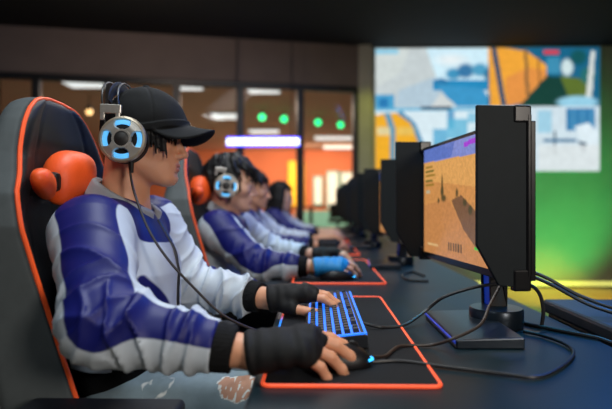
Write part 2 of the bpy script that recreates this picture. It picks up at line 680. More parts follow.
# ------------------------------------------------------------------ lamps in the place
M_panel = mat('lit_panel_diffuser', (0.8, 0.8, 0.8), 0.5, emit=(0.85, 0.95, 1.0), strength=1.3, noise=0.02)
M_white = mat('white_lamp_housing', srgb(205, 205, 200), 0.5, noise=0.05)
M_black_metal = mat('black_metal', (0.012, 0.012, 0.013), 0.35, 0.4, noise=0.1)
lamps = [((82, 81), 'long white ceiling panel lamp behind the glass, first from the left', 0.5),
         ((185, 84), 'white ceiling panel lamp behind the glass, just above the man in the cap', 0.36),
         ((263, 88), 'white ceiling panel lamp behind the glass above the left pair of green spotlights', 0.42),
         ((225, 115.5), 'white ceiling panel lamp behind the glass, right of the cap brim', 0.46),
         ((264, 131), 'white ceiling panel lamp below the left pair of green spotlights, above the tube', 0.62),
         ((334, 138), 'white ceiling panel lamp seen through the last window, upper of its two lamps', 0.9),
         ((340, 147.5), 'white ceiling panel lamp seen through the last window, lower of its two lamps', 0.9)]
for (p, lab, w) in lamps:
    Y = 1.58 * 520 / (205 - p[1])
    X = (p[0] - 316) / 520 * Y
    t = empty('ceiling_lamp', (X, Y, 2.61), lab, 'ceiling lamp', 'ceiling lamps of the orange room')
    MB().box((0, 0, -0.015), (w + 0.04, 0.52, 0.03), None, 0.004).build('lamp_housing', M_white, t)
    MB().box((0, 0, -0.034), (w, 0.48, 0.012), None, 0.003).build('diffuser', M_panel, t)

M_green = mat('green_lamp_lens', (0.05, 0.6, 0.2), 0.3, emit=(0.02, 1.0, 0.30), strength=3.2, noise=0.05)
for (p, Y, lab) in (((262, 117.5), 8.6, 'round green spotlight under the ceiling, first of the pair over the tube lamp'),
                    ((284, 119.5), 8.8, 'round green spotlight under the ceiling, second of the pair over the tube lamp'),
                    ((318, 123), 9.2, 'round green spotlight seen through the last window, nearer its black mullion'),
                    ((340.5, 125.5), 9.4, 'round green spotlight seen through the last window, nearer the wall pier')):
    x, y, z = px(*p, Y)
    t = empty('green_spotlight', (x, y, z), lab, 'spotlight', 'green spotlights in the orange room')
    MB().lathe([(0.001, 0.07), (0.05, 0.07), (0.065, 0.02), (0.065, -0.05), (0.055, -0.055)], (0, 0.075, 0), (0, 1, 0), 20).build('lamp_body', M_black_metal, t, smooth=True)
    MB().ball((0, 0, 0), (0.056, 0.03, 0.056), 16).build('lens', M_green, t, smooth=True)
    MB().tube([(0, 0.1, 0.05), (0, 0.1, 2.6 - z)], 0.012, 8).build('stem', M_black_metal, t)
M_warm = mat('warm_reflection_glow', (0.6, 0.4, 0.2), 0.3, emit=(1.0, 0.62, 0.25), strength=3.0, noise=0.05)
x, y, z = px(87.5, 111.5, 7.4)  # downlight's reflection in the glass, built as an added hanging ball
t = empty('downlight_reflection', (x, y, z), 'small warm round downlight reflection, built as a ball behind the glass beside the headset', 'reflection')
MB().ball((0, 0, 0), 0.045, 16).build('reflection_ball', M_warm, t, smooth=True)
MB().tube([(0, 0, 0.04), (0, 0, 2.6 - z)], 0.008, 8).build('cord', M_black_metal, t)
MB().lathe([(0.02, 0.09), (0.05, 0.05), (0.052, 0.02)], (0, 0, 0), n=16).build('socket', M_black_metal, t, smooth=True)

M_yellow = mat('yellow_emissive_panel', srgb(250, 190, 30), 0.5, emit=srgb(255, 176, 20), strength=0.9, noise=0.35, nscale=2.5)  # yellow bright patch on the wall, built as an emissive panel
a, b = px(287, 160, 14.9), px(305, 207, 14.9)
t = empty('glow_panel', ((a[0] + b[0]) / 2, 15.2, b[2]), 'tall glowing yellow panel on the orange wall beside the black mullion', 'glowing panel')
MB().box((0, 0, (a[2] - b[2]) / 2), (b[0] - a[0], 0.10, a[2] - b[2]), None, 0.02).build('casing', M_frame, t)
MB().box((0, -0.055, (a[2] - b[2]) / 2), (b[0] - a[0] - 0.04, 0.012, a[2] - b[2] - 0.04)).build('lit_face', M_yellow, t)

# white tube lamp, blue halo built as glowing bars, before the window mullions
M_tube = mat('tube_white', (0.8, 0.8, 0.9), 0.4, emit=(0.75, 0.86, 1.0), strength=3.2, noise=0.02)
M_tubeblue = mat('tube_blue_halo', (0.05, 0.05, 0.6), 0.4, emit=(0.08, 0.06, 1.0), strength=3.0, noise=0.02)
a, b = px(227, 142, 5.98), px(299, 142, 5.98)
t = empty('tube_lamp', ((a[0] + b[0]) / 2, 5.98, a[2]), 'horizontal white tube lamp with a blue halo before the window mullions', 'tube lamp')
tl = b[0] - a[0]
MB().tube([(-tl / 2, 0, 0), (tl / 2, 0, 0)], 0.034, 16).build('tube', M_tube, t, smooth=True)
for s in (1, -1):
    MB().box((0, 0.012, 0.045 * s), (tl + 0.02, 0.03, 0.016), None, 0.004).build('blue_halo_bar', M_tubeblue, t)
MB().box((0, 0.05, 0), (tl, 0.03, 0.10), None, 0.006).build('backplate', M_black_metal, t)
for s in (-0.75, 0.8):
    MB().tube([(s * tl / 2, 0.05, 0.04), (s * tl / 2, 0.05, CEIL - a[2])], 0.006, 8).build('hanger', M_black_metal, t)

# ------------------------------------------------------------------ projection screen
def q(x, y):
    return ((x - 375) / 220, (y - 50) / 122)


P = Pic(220, 122, srgb(205, 222, 232))
pp = lambda pts: [q(*p) for p in pts]
P.poly(pp([(375, 50), (425, 50), (438, 85), (452, 108), (375, 110)]), srgb(196, 206, 208))
P.poly(pp([(375, 50), (410, 50), (400, 75), (375, 90)]), srgb(205, 214, 212))
P.poly(pp([(398, 92), (436, 78), (452, 108), (395, 108)]), srgb(178, 200, 214))
P.poly(pp([(425, 50), (492, 50), (492, 82), (437, 84)]), srgb(206, 236, 248))
P.ellipse(*q(450, 62), 22 / 220, 8 / 122, srgb(236, 240, 240), 0.8, 0.8)
P.rect(*q(432, 82), *q(492, 92), srgb(36, 138, 190))
for (cx, cy, rx, ry, c) in ((452, 76, 9, 7, (40, 140, 185)), (464, 73, 10, 9, (24, 108, 160)), (478, 72, 10, 8, (60, 150, 190)), (488, 77, 8, 8, (30, 110, 150)),
                            (440, 84, 8, 5, (40, 120, 170))):
    P.ellipse(*q(cx, cy), rx / 220, ry / 122, srgb(*c), 0.95, 0.4)
P.poly(pp([(436, 86), (480, 90), (492, 108), (452, 108)]), srgb(60, 150, 200))
P.poly(pp([(440, 94), (456, 108), (430, 108)]), srgb(208, 214, 214))
P.rect(*q(375, 96), *q(394, 110), srgb(70, 160, 206))
P.rect(*q(379, 100), *q(388, 110), srgb(30, 118, 178))
P.rect(*q(375, 51), *q(398, 56), srgb(120, 200, 230), 0.8)
P.rect(*q(375, 109), *q(490, 112), srgb(100, 180, 216))
P.rect(*q(420, 108), *q(450, 111), srgb(20, 60, 90))
# lower left orange tent
P.rect(*q(375, 112), *q(490, 172), srgb(216, 234, 242))
P.poly(pp([(375, 116), (396, 114), (410, 122), (420, 142), (420, 172), (375, 172)]), srgb(238, 172, 40))
P.poly(pp([(396, 114), (401, 112), (415, 124), (423, 144), (424, 172), (419, 172), (418, 144), (410, 124)]), srgb(66, 140, 180))
P.poly(pp([(384, 114), (390, 114), (395, 130), (395, 172), (390, 172), (390, 134)]), srgb(90, 150, 180))
P.rect(*q(377, 128), *q(390, 136), srgb(220, 215, 170), 0.8)
P.rect(*q(397, 128), *q(414, 136), srgb(226, 200, 110), 0.6)
for (x0, y0, x1, y1, c) in ((432, 130, 446, 150, (70, 168, 210)), (446, 112, 453, 130, (50, 140, 190)), (446, 120, 466, 140, (90, 180, 214)),
                            (456, 140, 474, 152, (120, 196, 222)), (424, 148, 440, 162, (140, 206, 230)), (466, 114, 490, 124, (120, 190, 220)),
                            (470, 128, 490, 142, (190, 220, 232))):
    P.rect(*q(x0, y0), *q(x1, y1), srgb(*c), 0.85)
# upper right orange tents
P.rect(*q(486, 50), *q(595, 108), srgb(24, 100, 136))
P.poly(pp([(486, 50), (500, 50), (524, 54), (543, 68), (543, 82), (524, 104), (500, 108), (488, 108)]), srgb(240, 166, 58))
P.poly(pp([(503, 80), (524, 70), (543, 72), (543, 82), (524, 104), (504, 108)]), srgb(228, 146, 70))
P.poly(pp([(489, 50), (494, 50), (504, 108), (499, 108)]), srgb(20, 74, 110))
P.poly(pp([(521, 52), (524, 52), (526, 96), (523, 98)]), srgb(120, 92, 60))
P.poly(pp([(534, 60), (536, 60), (537, 88), (535, 90)]), srgb(150, 100, 50))
P.poly(pp([(543, 78), (560, 80), (566, 108), (516, 108)]), srgb(22, 62, 56))
P.poly(pp([(556, 78), (584, 82), (584, 108), (566, 104)]), srgb(92, 112, 46))
P.rect(*q(543, 60), *q(556, 76), srgb(60, 140, 176))
P.ellipse(*q(563, 70), 7 / 220, 10 / 122, srgb(206, 226, 228), 1, 0.4)
P.ellipse(*q(574, 60), 10 / 220, 9 / 122, srgb(20, 84, 90), 1, 0.4)
P.ellipse(*q(583, 78), 9 / 220, 10 / 122, srgb(40, 110, 110), 1, 0.4)
P.poly(pp([(586, 54), (590, 54), (587, 100), (581, 100)]), srgb(214, 220, 216))
P.rect(*q(540, 53), *q(555, 57), srgb(214, 60, 76))
P.ellipse(*q(573, 104), 23 / 220, 7 / 122, srgb(150, 206, 230), 1, 0.3)
# lower right white yard
P.rect(*q(500, 108), *q(595, 172), srgb(206, 222, 232))
P.rect(*q(534, 112), *q(548, 134), srgb(160, 206, 228))
P.rect(*q(562, 110), *q(590, 132), srgb(40, 112, 166))
for k in range(6):
    P.rect(*q(564 + k * 4.5, 110), *q(565.5 + k * 4.5, 132), srgb(90, 160, 200))
P.poly(pp([(570, 128), (584, 124), (595, 136), (595, 156), (580, 150)]), srgb(222, 236, 244))
P.rect(*q(550, 132), *q(552, 156), srgb(50, 76, 100))
P.rect(*q(540, 140), *q(572, 143), srgb(60, 110, 150))
P.poly(pp([(574, 142), (582, 144), (580, 156), (576, 150)]), srgb(50, 80, 110))
P.rect(*q(535, 146), *q(595, 172), srgb(220, 226, 228), 0.8)
P.mottle(0.10, 5, 4)
M_proj = vcol_emit('projected_picture', 'picture', 1.02, 0.8)
sx0, sx1, sz0, sz1 = 0.735, 3.477, 1.431, 2.948
t = empty('projection_screen', ((sx0 + sx1) / 2, 6.46, sz0), 'large projection screen on the far wall showing a game with orange tents', 'screen')
MB().box((0, -0.005, (sz1 - sz0) / 2), (sx1 - sx0 + 0.02, 0.014, sz1 - sz0 + 0.02)).build('backing', M_white, t)
P.mesh('picture', (-(sx1 - sx0) / 2, -0.0135, sz1 - sz0), (sx1 - sx0, 0, 0), (0, 0, -(sz1 - sz0)), M_proj, t)

M_led = mat('led_strip', srgb(200, 220, 120), 0.4, emit=srgb(236, 232, 120), strength=1.1, noise=0.5, nscale=2.0)
t = empty('light_strip', (2.13, 6.44, 0.014), 'yellow green light strip along the foot of the green lit wall', 'light strip')
MB().box((0, 0.015, 0.03), (3.1, 0.012, 0.06)).build('channel', M_frame, t)
MB().box((0, 0.002, 0.035), (3.1, 0.014, 0.046), None, 0.004).build('diffuser', M_led, t)

# furniture in the far room, seen through the last window
M_blk = mat('matte_black_plastic', (0.007, 0.0075, 0.008), 0.55, spec=0.3, noise=0.15, bump=0.05)
x, y, z = px(311, 215, 9.6)
t = empty('bar_table', (x, y, 0), 'round black pedestal table behind the glass beyond the long haired woman', 'table')
MB().lathe([(0.001, 0.96), (0.30, 0.96), (0.30, 0.99), (0.001, 0.99)], (0, 0, 0), n=28).build('table_top', M_blk, t)
MB().tube([(0, 0, 0.02), (0, 0, 0.96)], 0.035, 12).build('pedestal', M_blk, t)
MB().lathe([(0.001, 0.0), (0.24, 0.0), (0.24, 0.015), (0.05, 0.03), (0.03, 0.05)], (0, 0, 0), n=24).build('foot_plate', M_blk, t)
for (xx, lab) in ((-0.52, 'dark bar stool left of the pedestal table behind the glass'), (0.5, 'dark bar stool right of the pedestal table behind the glass')):
    s = empty('bar_stool', (x + xx, y + 0.1, 0), lab, 'stool', 'bar stools behind the glass')
    MB().lathe([(0.001, 0.68), (0.17, 0.68), (0.19, 0.71), (0.17, 0.75), (0.001, 0.75)], (0, 0, 0), n=20).build('seat', M_blk, s, smooth=True)
    MB().box((0, 0.17, 0.9), (0.3, 0.03, 0.28), None, 0.01).build('backrest', M_blk, s)
    MB().tube([(0, 0, 0.02), (0, 0, 0.68)], 0.025, 10).build('pedestal', M_blk, s)
    MB().lathe([(0.001, 0.0), (0.2, 0.0), (0.2, 0.012), (0.04, 0.03)], (0, 0, 0), n=20).build('foot_plate', M_blk, s)

# ================================================================== DESK AND GEAR
TZ = 0.75
M_desk = mat('desk_laminate_teal_sheen', srgb(19, 36, 43), 0.38, spec=0.2, noise=0.2, nscale=9, bump=0.08, bscale=120)  # teal of reflected light is put into the dark desk's base colour
M_edge = mat('desk_edge_band', srgb(24, 22, 22), 0.5)
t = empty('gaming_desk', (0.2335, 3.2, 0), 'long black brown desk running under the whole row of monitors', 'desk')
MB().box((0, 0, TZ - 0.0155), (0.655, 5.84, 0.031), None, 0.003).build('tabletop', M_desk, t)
for s in (-1, 1):
    MB().box((s * 0.3285, 0, TZ - 0.0155), (0.002, 5.82, 0.027)).build('edge_band', M_edge, t)
for yy in (-2.75, -1.05, 0.45, 1.6, 2.75):
    MB().box((-0.18, yy, 0.36), (0.05, 0.05, 0.72), None, 0.005).box((0.26, yy, 0.36), (0.05, 0.05, 0.72), None, 0.005).box((0.04, yy, 0.69), (0.42, 0.04, 0.05), None, 0.005).build('leg', M_black_metal, t)
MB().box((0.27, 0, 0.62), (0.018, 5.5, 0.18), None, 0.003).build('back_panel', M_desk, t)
M_ring = mat('grommet_plastic', (0.01, 0.012, 0.014), 0.3)
g = MB()
g.lathe([(0.043, 0.0), (0.043, 0.001), (0.036, 0.0018), (0.030, 0.001), (0.030, 0.0004), (0.001, 0.0004)], (0, 0, 0), n=28)
g.build('cable_grommet', M_ring, t, smooth=True).location = (0.222, -2.06, TZ)

# mouse pads -----------------------------------------------------------------
M_pad = mat('black_pad_cloth', (0.006, 0.007, 0.009), 0.85, noise=0.2, bump=0.2, bscale=900, spec=0.25)


def edge_glow(name):
    m = mat(name, srgb(255, 92, 52), 0.45, masks=[('blue', srgb(30, 130, 240), 0.03)], noise=0.1)
    nt = m.node_tree
    b = nt.nodes['Principled BSDF']
    nt.links.new(b.inputs['Base Color'].links[0].from_socket, b.inputs['Emission Color'])
    b.inputs['Emission Strength'].default_value = 0.5
    return m


M_padedge = edge_glow('glowing_pad_edge')


def rrect(w, l, r, n=6):
    pts = []
    for (cx, cy, a0) in ((w / 2 - r, l / 2 - r, 0), (-w / 2 + r, l / 2 - r, 90), (-w / 2 + r, -l / 2 + r, 180), (w / 2 - r, -l / 2 + r, 270)):
        for k in range(n + 1):
            a = math.radians(a0 + 90 * k / n)
            pts.append((cx + r * math.cos(a), cy + r * math.sin(a)))
    return pts


def dense(pts, step):
    out = []
    n = len(pts)
    for i in range(n):
        a, b = Vector(pts[i]), Vector(pts[(i + 1) % n])
        k = max(1, int((b - a).length / step))
        out += [a.lerp(b, j / k) for j in range(k)]
    return out


def mouse_pad(x0, x1, y0, y1, label, blue=None):
    w, l = x1 - x0, y1 - y0
    t = empty('mouse_pad', ((x0 + x1) / 2, (y0 + y1) / 2, TZ), label, 'mouse pad', 'mouse pads along the desk')
    MB().prism(rrect(w - 0.008, l - 0.008, 0.012), 0.0, 0.004, 2).build('pad_cloth', M_pad, t)
    mb = MB().tube([(p.x, p.y, 0.0031) for p in dense(rrect(w - 0.006, l - 0.006, 0.013), 0.02)], 0.0030, 8, closed=True)
    v = np.array(mb.v)
    at = np.ones(len(v))
    if blue is not None:
        at = np.where(v[:, 0] < 0, np.abs(v[:, 1] - blue) - 0.06, 1.0)
    o = link_mesh('glowing_edge', mb.v, mb.f, M_padedge, t, smooth=True, attrs={'blue': at})
    return t


mouse_pad(-0.083, 0.188, 0.762, 1.505, 'black mouse pad with glowing orange edge under the hands of the man in the cap', blue=0.02)
mouse_pad(-0.083, 0.24, 1.757, 2.50, 'black mouse pad with orange edge under the bright blue glove')
mouse_pad(-0.083, 0.235, 2.76, 3.50, 'black mouse pad in front of the third player, under his black glove')
mouse_pad(-0.083, 0.235, 3.76, 4.50, 'black mouse pad in front of the long haired woman')

# keyboards ------------------------------------------------------------------
M_case = mat('keyboard_case', (0.012, 0.014, 0.018), 0.4, noise=0.1)
M_plate = mat('keyboard_backlight', (0.01, 0.05, 0.3), 0.5, emit=(0.01, 0.17, 1.0), strength=1.5, noise=0.2, nscale=25)
M_keycap = mat('black_keycaps', (0.012, 0.013, 0.016), 0.45, noise=0.15)
M_glowrim = mat('keyboard_light_rim', (0.02, 0.15, 0.6), 0.4, emit=(0.01, 0.19, 1.0), strength=1.0, noise=0.15)


def make_keyboard(loc, label, rz=0):
    """long axis along y, user on the -x side"""
    W, L = 0.118, 0.47
    t = empty('keyboard', loc, label, 'keyboard', 'keyboards along the desk', rz)
    MB().prism([(-W / 2, 0.003), (W / 2, 0.003), (W / 2, 0.026), (W / 2 - 0.006, 0.028), (-W / 2 + 0.004, 0.016), (-W / 2, 0.012)], -L / 2, L / 2, 1, 0.0015).build('case', M_case, t)
    sl = (0.028 - 0.016) / (W - 0.01)
    zt = lambda x: 0.016 + sl * (x + W / 2 - 0.004)
    R = Matrix.Rotation(-math.atan(sl), 3, 'Y')
    MB().box((-0.003, 0, zt(-0.003) + 0.0012), (W - 0.018, L - 0.016, 0.0012), R).build('backlight', M_plate, t)
    MB().box((W / 2 - 0.003, 0, 0.0275), (0.005, L - 0.006, 0.004), R, 0.001).box((0, -L / 2 + 0.003, zt(0) + 0.001), (W - 0.012, 0.005, 0.004), R, 0.001).build('light_rim', M_glowrim, t)
    kc = MB()
    rows = 6
    ch = (W - 0.020) / rows
    for r in range(rows):
        x = -W / 2 + 0.008 + (r + 0.5) * ch
        n = 21
        cw = (L - 0.018) / n
        k = 0
        while k < n:
            w = 1
            if r == 0 and 5 <= k < 11: w = 6
            elif k == 0 and r in (1, 2, 3): w = 2
            if not (r == 5 and k in (1, 6, 11)) and not (k in (15, 18) and r == 5):
                y = L / 2 - 0.009 - (k + w / 2) * cw
                cx, cy, cz = x, y, zt(x) + 0.0052
                a, b, h = ch * 0.36, cw * w / 2 - 0.0028, 0.0042
                V = []
                for (sx_, sy_, sz_, f) in ((-1, -1, -1, 1), (1, -1, -1, 1), (1, 1, -1, 1), (-1, 1, -1, 1), (-1, -1, 1, 0.8), (1, -1, 1, 0.8), (1, 1, 1, 0.8), (-1, 1, 1, 0.8)):
                    V.append(Vector((cx, cy, cz)) + R @ Vector((sx_ * a * f, sy_ * (b - (1 - f) * 0.006), sz_ * h)))
                kc.add(V, [(0, 3, 2, 1), (4, 5, 6, 7), (0, 1, 5, 4), (1, 2, 6, 5), (2, 3, 7, 6), (3, 0, 4, 7)])
            k += w
    kc.build('keycaps', M_keycap, t)
    return t


PADTOP = TZ + 0.004
kb = make_keyboard((0.036, 1.19, PADTOP), 'black keyboard with blue lit keys under the left hand of the man in the cap')
copy_tree(kb, (0.05, 2.17, PADTOP), 'blue lit keyboard beyond the bright blue glove')
copy_tree(kb, (0.05, 3.17, PADTOP), 'blue lit keyboard before the third player in the row')
copy_tree(kb, (0.05, 4.17, PADTOP), 'blue lit keyboard before the long haired woman')

# mice -----------------------------------------------------------------------
M_mouse = mat('black_mouse_shell', (0.006, 0.006, 0.007), 0.42, spec=0.35, noise=0.1)
M_mled = mat('mouse_light', (0.02, 0.2, 0.6), 0.4, emit=(0.03, 0.45, 1.0), strength=2.2, noise=0.05)


def make_mouse(loc, label):
    t = empty('computer_mouse', loc, label, 'mouse', 'mice along the desk')

    def f(P_):
        d = ell(P_, (0, 0, 0.006), (0.062, 0.033, 0.034))
        d = su(d, ell(P_, (-0.015, 0, 0.008), (0.042, 0.031, 0.032)), 0.01)
        d = np.maximum(d, -P_[:, 2])
        groove = np.maximum(np.abs(P_[:, 1]) - 0.0008, -P_[:, 0] + 0.005)
        return sx(d, -np.maximum(groove, -(P_[:, 2] - 0.018)), 0.001)
    V, F = sdf_mesh(f, (-0.07, -0.04, -0.005), (0.07, 0.04, 0.048), 0.0025)
    link_mesh('shell', V, F, M_mouse, t, smooth=True)
    MB().lathe([(0.001, -0.004), (0.010, -0.004), (0.0115, 0), (0.010, 0.004), (0.001, 0.004)], (0.030, 0, 0.030), (0, 1, 0), 18).build('scroll_wheel', M_blk, t, smooth=True)
    MB().tube([(0.056, -0.014, 0.012), (0.0635, 0, 0.011), (0.056, 0.014, 0.012)], 0.0022, 8, smooth=5).build('light_strip', M_mled, t)
    return t


mz = make_mouse((0.030, 0.862, PADTOP), 'black mouse under the near gloved hand of the man in the cap')
copy_tree(mz, (0.075, 1.845, PADTOP), 'black mouse under the bright blue glove')
copy_tree(mz, (0.075, 2.855, PADTOP), 'black mouse under the third player\'s black glove')
copy_tree(mz, (0.075, 3.85, PADTOP), 'black mouse under the hand of the long haired woman')

# monitors -------------------------------------------------------------------
M_bezel = mat('monitor_bezel', (0.012, 0.013, 0.016), 0.28, noise=0.1)
M_hood = mat('black_hood_board', (0.006, 0.010, 0.0125), 0.65, spec=0.25, noise=0.2, bump=0.1, bscale=500)
M_clip = mat('glossy_black_clip', (0.006, 0.006, 0.007), 0.3, spec=0.35, noise=0.1)
M_stand = mat('blue_lit_stand', (0.008, 0.03, 0.32), 0.35, noise=0.2, emit=(0.0, 0.05, 0.6), strength=0.25)  # blue light falling on the stand is put in as a faint glow
M_base = mat('dark_base_metal', srgb(30, 40, 50), 0.3, 0.5, noise=0.15)
M_red = mat('red_cable_ring', srgb(226, 40, 34), 0.4)

G = Pic(180, 100, srgb(216, 150, 84))
G.poly([(0, 0), (1, 0), (1, 0.16), (0, 0.13)], srgb(132, 146, 216))
G.poly([(0.0, 0.0), (0.45, 0), (0.40, 0.13), (0, 0.13)], srgb(100, 124, 204))
G.poly([(0.55, 0.04), (0.75, 0.02), (0.74, 0.06), (0.55, 0.08)], srgb(170, 60, 220))
G.poly([(0, 0.13), (1, 0.16), (1, 0.45), (0, 0.30)], srgb(232, 170, 96))
G.poly([(0, 0.55), (0.35, 0.48), (0.55, 0.70), (0.8, 1), (0, 1)], srgb(206, 140, 82))
G.poly([(0.40, 0.50), (0.52, 0.46), (0.72, 0.62), (1, 0.86), (1, 1), (0.82, 1), (0.55, 0.74)], srgb(128, 92, 62))
G.poly([(0.66, 0.72), (0.76, 0.70), (1, 0.95), (1, 1), (0.9, 1)], srgb(92, 70, 52))
for k, (cx, cy, w, h) in enumerate(((0.28, 0.36, 0.016, 0.12), (0.28, 0.42, 0.030, 0.06), (0.30, 0.48, 0.045, 0.04), (0.23, 0.5, 0.02, 0.03), (0.47, 0.44, 0.02, 0.05), (0.56, 0.52, 0.03, 0.04), (0.62, 0.58, 0.03, 0.05), (0.70, 0.66, 0.02, 0.05))):
    G.ellipse(cx, cy, w, h, srgb(72, 70, 40), 0.9, 0.5)
for k in range(5):
    G.rect(0.03, 0.17 + k * 0.042, 0.14 + 0.02 * (k % 3), 0.19 + k * 0.042, srgb(96, 104, 40) if k % 2 else srgb(150, 120, 40), 0.9)
G.rect(0.04, 0.40, 0.10, 0.43, srgb(190, 190, 160), 0.8)
for k in range(6):
    G.rect(0.36 + k * 0.03, 0.86, 0.378 + k * 0.03, 0.93, srgb(84, 66, 44), 0.9)
G.poly([(0.66, 0.86), (0.84, 0.90), (0.84, 0.915), (0.66, 0.875)], srgb(60, 210, 70))
G.rect(0.06, 0.90, 0.22, 0.925, srgb(236, 200, 140), 0.8)
G.mottle(0.22, 3, 2)
M_game = vcol_emit('game_picture', 'picture', 0.85, 0.25)


def make_monitor(loc, rz, label):
    """origin on the desk under the screen centre; screen faces -x; long side along y"""
    t = empty('monitor', loc, label, 'monitor', 'row of monitors with shade hoods', math.radians(rz))
    H0, H1, L = 0.112, 0.442, 0.57        # bottom, top above the desk and width
    zc = (H0 + H1) / 2
    MB().box((0.012, 0, zc), (0.024, L, H1 - H0), None, 0.004).build('bezel', M_bezel, t)
    # back housing tapers
    b = MB()
    V = []
    for (x, k, kz) in ((0.024, 0.96, 0.95), (0.050, 0.70, 0.72), (0.066, 0.36, 0.5)):
        for (sy, sz) in ((-1, -1), (1, -1), (1, 1), (-1, 1)):
            V.append((x, sy * L / 2 * k, zc + sz * (H1 - H0) / 2 * kz))
    F = []
    for i in range(2):
        for k in range(4):
            F.append((i * 4 + k, i * 4 + (k + 1) % 4, i * 4 + 4 + (k + 1) % 4, i * 4 + 4 + k))
    F += [(3, 2, 1, 0), (8, 9, 10, 11)]
    b.add(V, F).build('back_housing', M_blk, t)
    # screen: top left as the user sees it is at +y
    G.mesh('screen', (-0.0008, L / 2 - 0.010, H1 - 0.010), (0, -(L - 0.020), 0), (0, 0, -(H1 - H0 - 0.028)), M_game, t)
    # shade hoods, a board each side standing forward of the screen
    for s in (-1, 1):
        y0 = s * (L / 2 + 0.001)
        y1 = y0 + s * 0.010
        out = [(-0.084, H1 + 0.018), (0.018, H1 + 0.018), (0.018, H0 - 0.004), (-0.040, H0 + 0.002), (-0.084, H0 + 0.080)]
        h = MB().prism(out, min(y0, y1), max(y0, y1), 1, 0.002).build('shade_hood', M_hood, t)
        rod = MB().tube([(0.019, y0 + s * 0.008, H0 + 0.02), (0.019, y0 + s * 0.008, H1 + 0.0)], 0.006, 10)
        rod.box((0.030, y0 + s * 0.002, zc), (0.012, 0.008, H1 - H0 - 0.02), None, 0.002)
        rod.build('hinge_rod', M_clip, h)
        MB().box((0.006, y0 + s * 0.004, H1 + 0.002), (0.036, 0.018, 0.034), None, 0.004).build('hood_clip', M_clip, h)
        MB().box((0.006, y0 + s * 0.004, H0 + 0.012), (0.036, 0.018, 0.042), None, 0.004).build('hood_clip', M_clip, h)
    RB = Matrix.Rotation(math.radians(-6), 4, 'Z')
    MB().prism([(-0.098, 0.0), (0.030, 0.0), (0.030, 0.022), (-0.098, 0.018)], -0.325, -0.06, 1, 0.003).xf(RB).build('base_plate', M_base, t)
    MB().tube([(-0.0985, -0.322, 0.012), (-0.0985, -0.062, 0.012)], 0.0028, 8).xf(RB).build('base_edge_glow', M_stand, t)  # blue light on the plate's edge, put in as a glowing tube
    MB().lathe([(0.001, 0.0), (0.056, 0.0), (0.058, 0.006), (0.058, 0.036), (0.055, 0.041), (0.001, 0.042)], (0.030, -0.135, 0.0), n=40).build('base_disc', M_base, t, smooth=True)

    def lean(v):
        return [(x - 0.040 * max(0, 1 - z / 0.25), y - 0.125 + 0.125 * min(1, z / 0.25), z) for x, y, z in v]
    col = MB()
    for s in (-1, 1):
        col.prism([(0.054, 0.035), (0.092, 0.035), (0.108, 0.20), (0.066, 0.30), (0.060, 0.22)], s * 0.022 - 0.004, s * 0.022 + 0.004, 1, 0.001)
    col.v = lean(col.v)
    col.build('stand_column', M_blk, t)
    mid_ = MB().prism([(0.058, 0.035), (0.088, 0.035), (0.104, 0.20), (0.068, 0.29), (0.062, 0.22)], -0.018, 0.018, 1, 0.001)
    mid_.v = lean(mid_.v)
    mid_.build('stand_core', M_stand, t)['label'] = 'blue core of the stand'
    MB().tube([(0.074 + 0.02 * math.cos(a), -0.070, 0.155 + 0.02 * math.sin(a)) for a in np.linspace(0, 2 * PI, 20, endpoint=False)], 0.005, 8, closed=True).build('cable_ring', M_red, t)
    return t


mon = make_monitor((0.357, 1.30, TZ), 6.4, 'nearest monitor, showing an orange desert game between two black shade hoods')
for (x, y, rz, lab) in ((0.347, 2.48, 1.5, 'second monitor in the row, right behind the nearest one\'s far hood'),
                        (0.330, 3.45, 1.0, 'third monitor in the row, behind the second one'),
                        (0.322, 4.35, 1.0, 'fourth monitor in the row, before the long haired woman'),
                        (0.320, 5.15, 1.0, 'fifth monitor in the row, last but one before the window wall'),
                        (0.320, 5.82, 1.0, 'last monitor of the row, next to the window wall')):
    copy_tree(mon, (x, y, TZ), lab, math.radians(rz))

# cables ---------------------------------------------------------------------
M_cable = mat('black_cable', (0.010, 0.010, 0.011), 0.45, noise=0.1)
M_braid = mat('brown_black_cable', srgb(44, 34, 28), 0.5, noise=0.2, nscale=400)


def at_table(x, y, lift=0.0):
    """point on the desk (or lift above it) under photo pixel"""
    Y = (1.02 - TZ - lift) * 520 / (y - 205)
    return ((x - 316) / 520 * Y, Y, TZ + lift)


def cable(name, pts, r, label, m=None):
    mb = MB().tube(pts, r, 8, smooth=8)
    o = np.array(pts[0])
    ob = mb.build(name, m or M_cable, None, tuple(o), smooth=True)
    return tag(ob, label, 'cable', 'cables on the desk')


cable('cable', [(0.096, 1.12, PADTOP + 0.012), (0.13, 1.11, PADTOP + 0.006), at_table(385, 327, 0.008), at_table(404, 325, 0.008), at_table(425, 311, 0.03), (0.285, 1.17, 0.812), (0.35, 1.165, 0.835), (0.43, 1.19, 0.845), (0.455, 1.23, 0.86)], 0.0035,
      'black cable arching from the keyboard to behind the nearest monitor')
cable('cable', [(0.094, 0.868, PADTOP + 0.012), (0.12, 0.90, PADTOP + 0.005), at_table(400, 346, 0.008), at_table(430, 345, 0.006), (0.25, 0.955, 0.775), (0.31, 0.99, 0.792), (0.345, 1.04, 0.82), (0.385, 1.09, 0.855), (0.42, 1.17, 0.862), (0.45, 1.22, 0.86)], 0.003,
      'brownish cable running over the monitor base plate up to the stand', M_braid)
cable('cable', [at_table(372, 362, 0.0065), at_table(400, 361, 0.0065), at_table(440, 366, 0.0045), at_table(500, 373, 0.0045), at_table(535, 376, 0.0045), at_table(560, 365, 0.0045), at_table(571, 352, 0.0045), at_table(562, 343, 0.0045), at_table(540, 335, 0.0045), at_table(522, 331, 0.0045)], 0.0032,
      'black cable looping across the open desk before the monitor base')
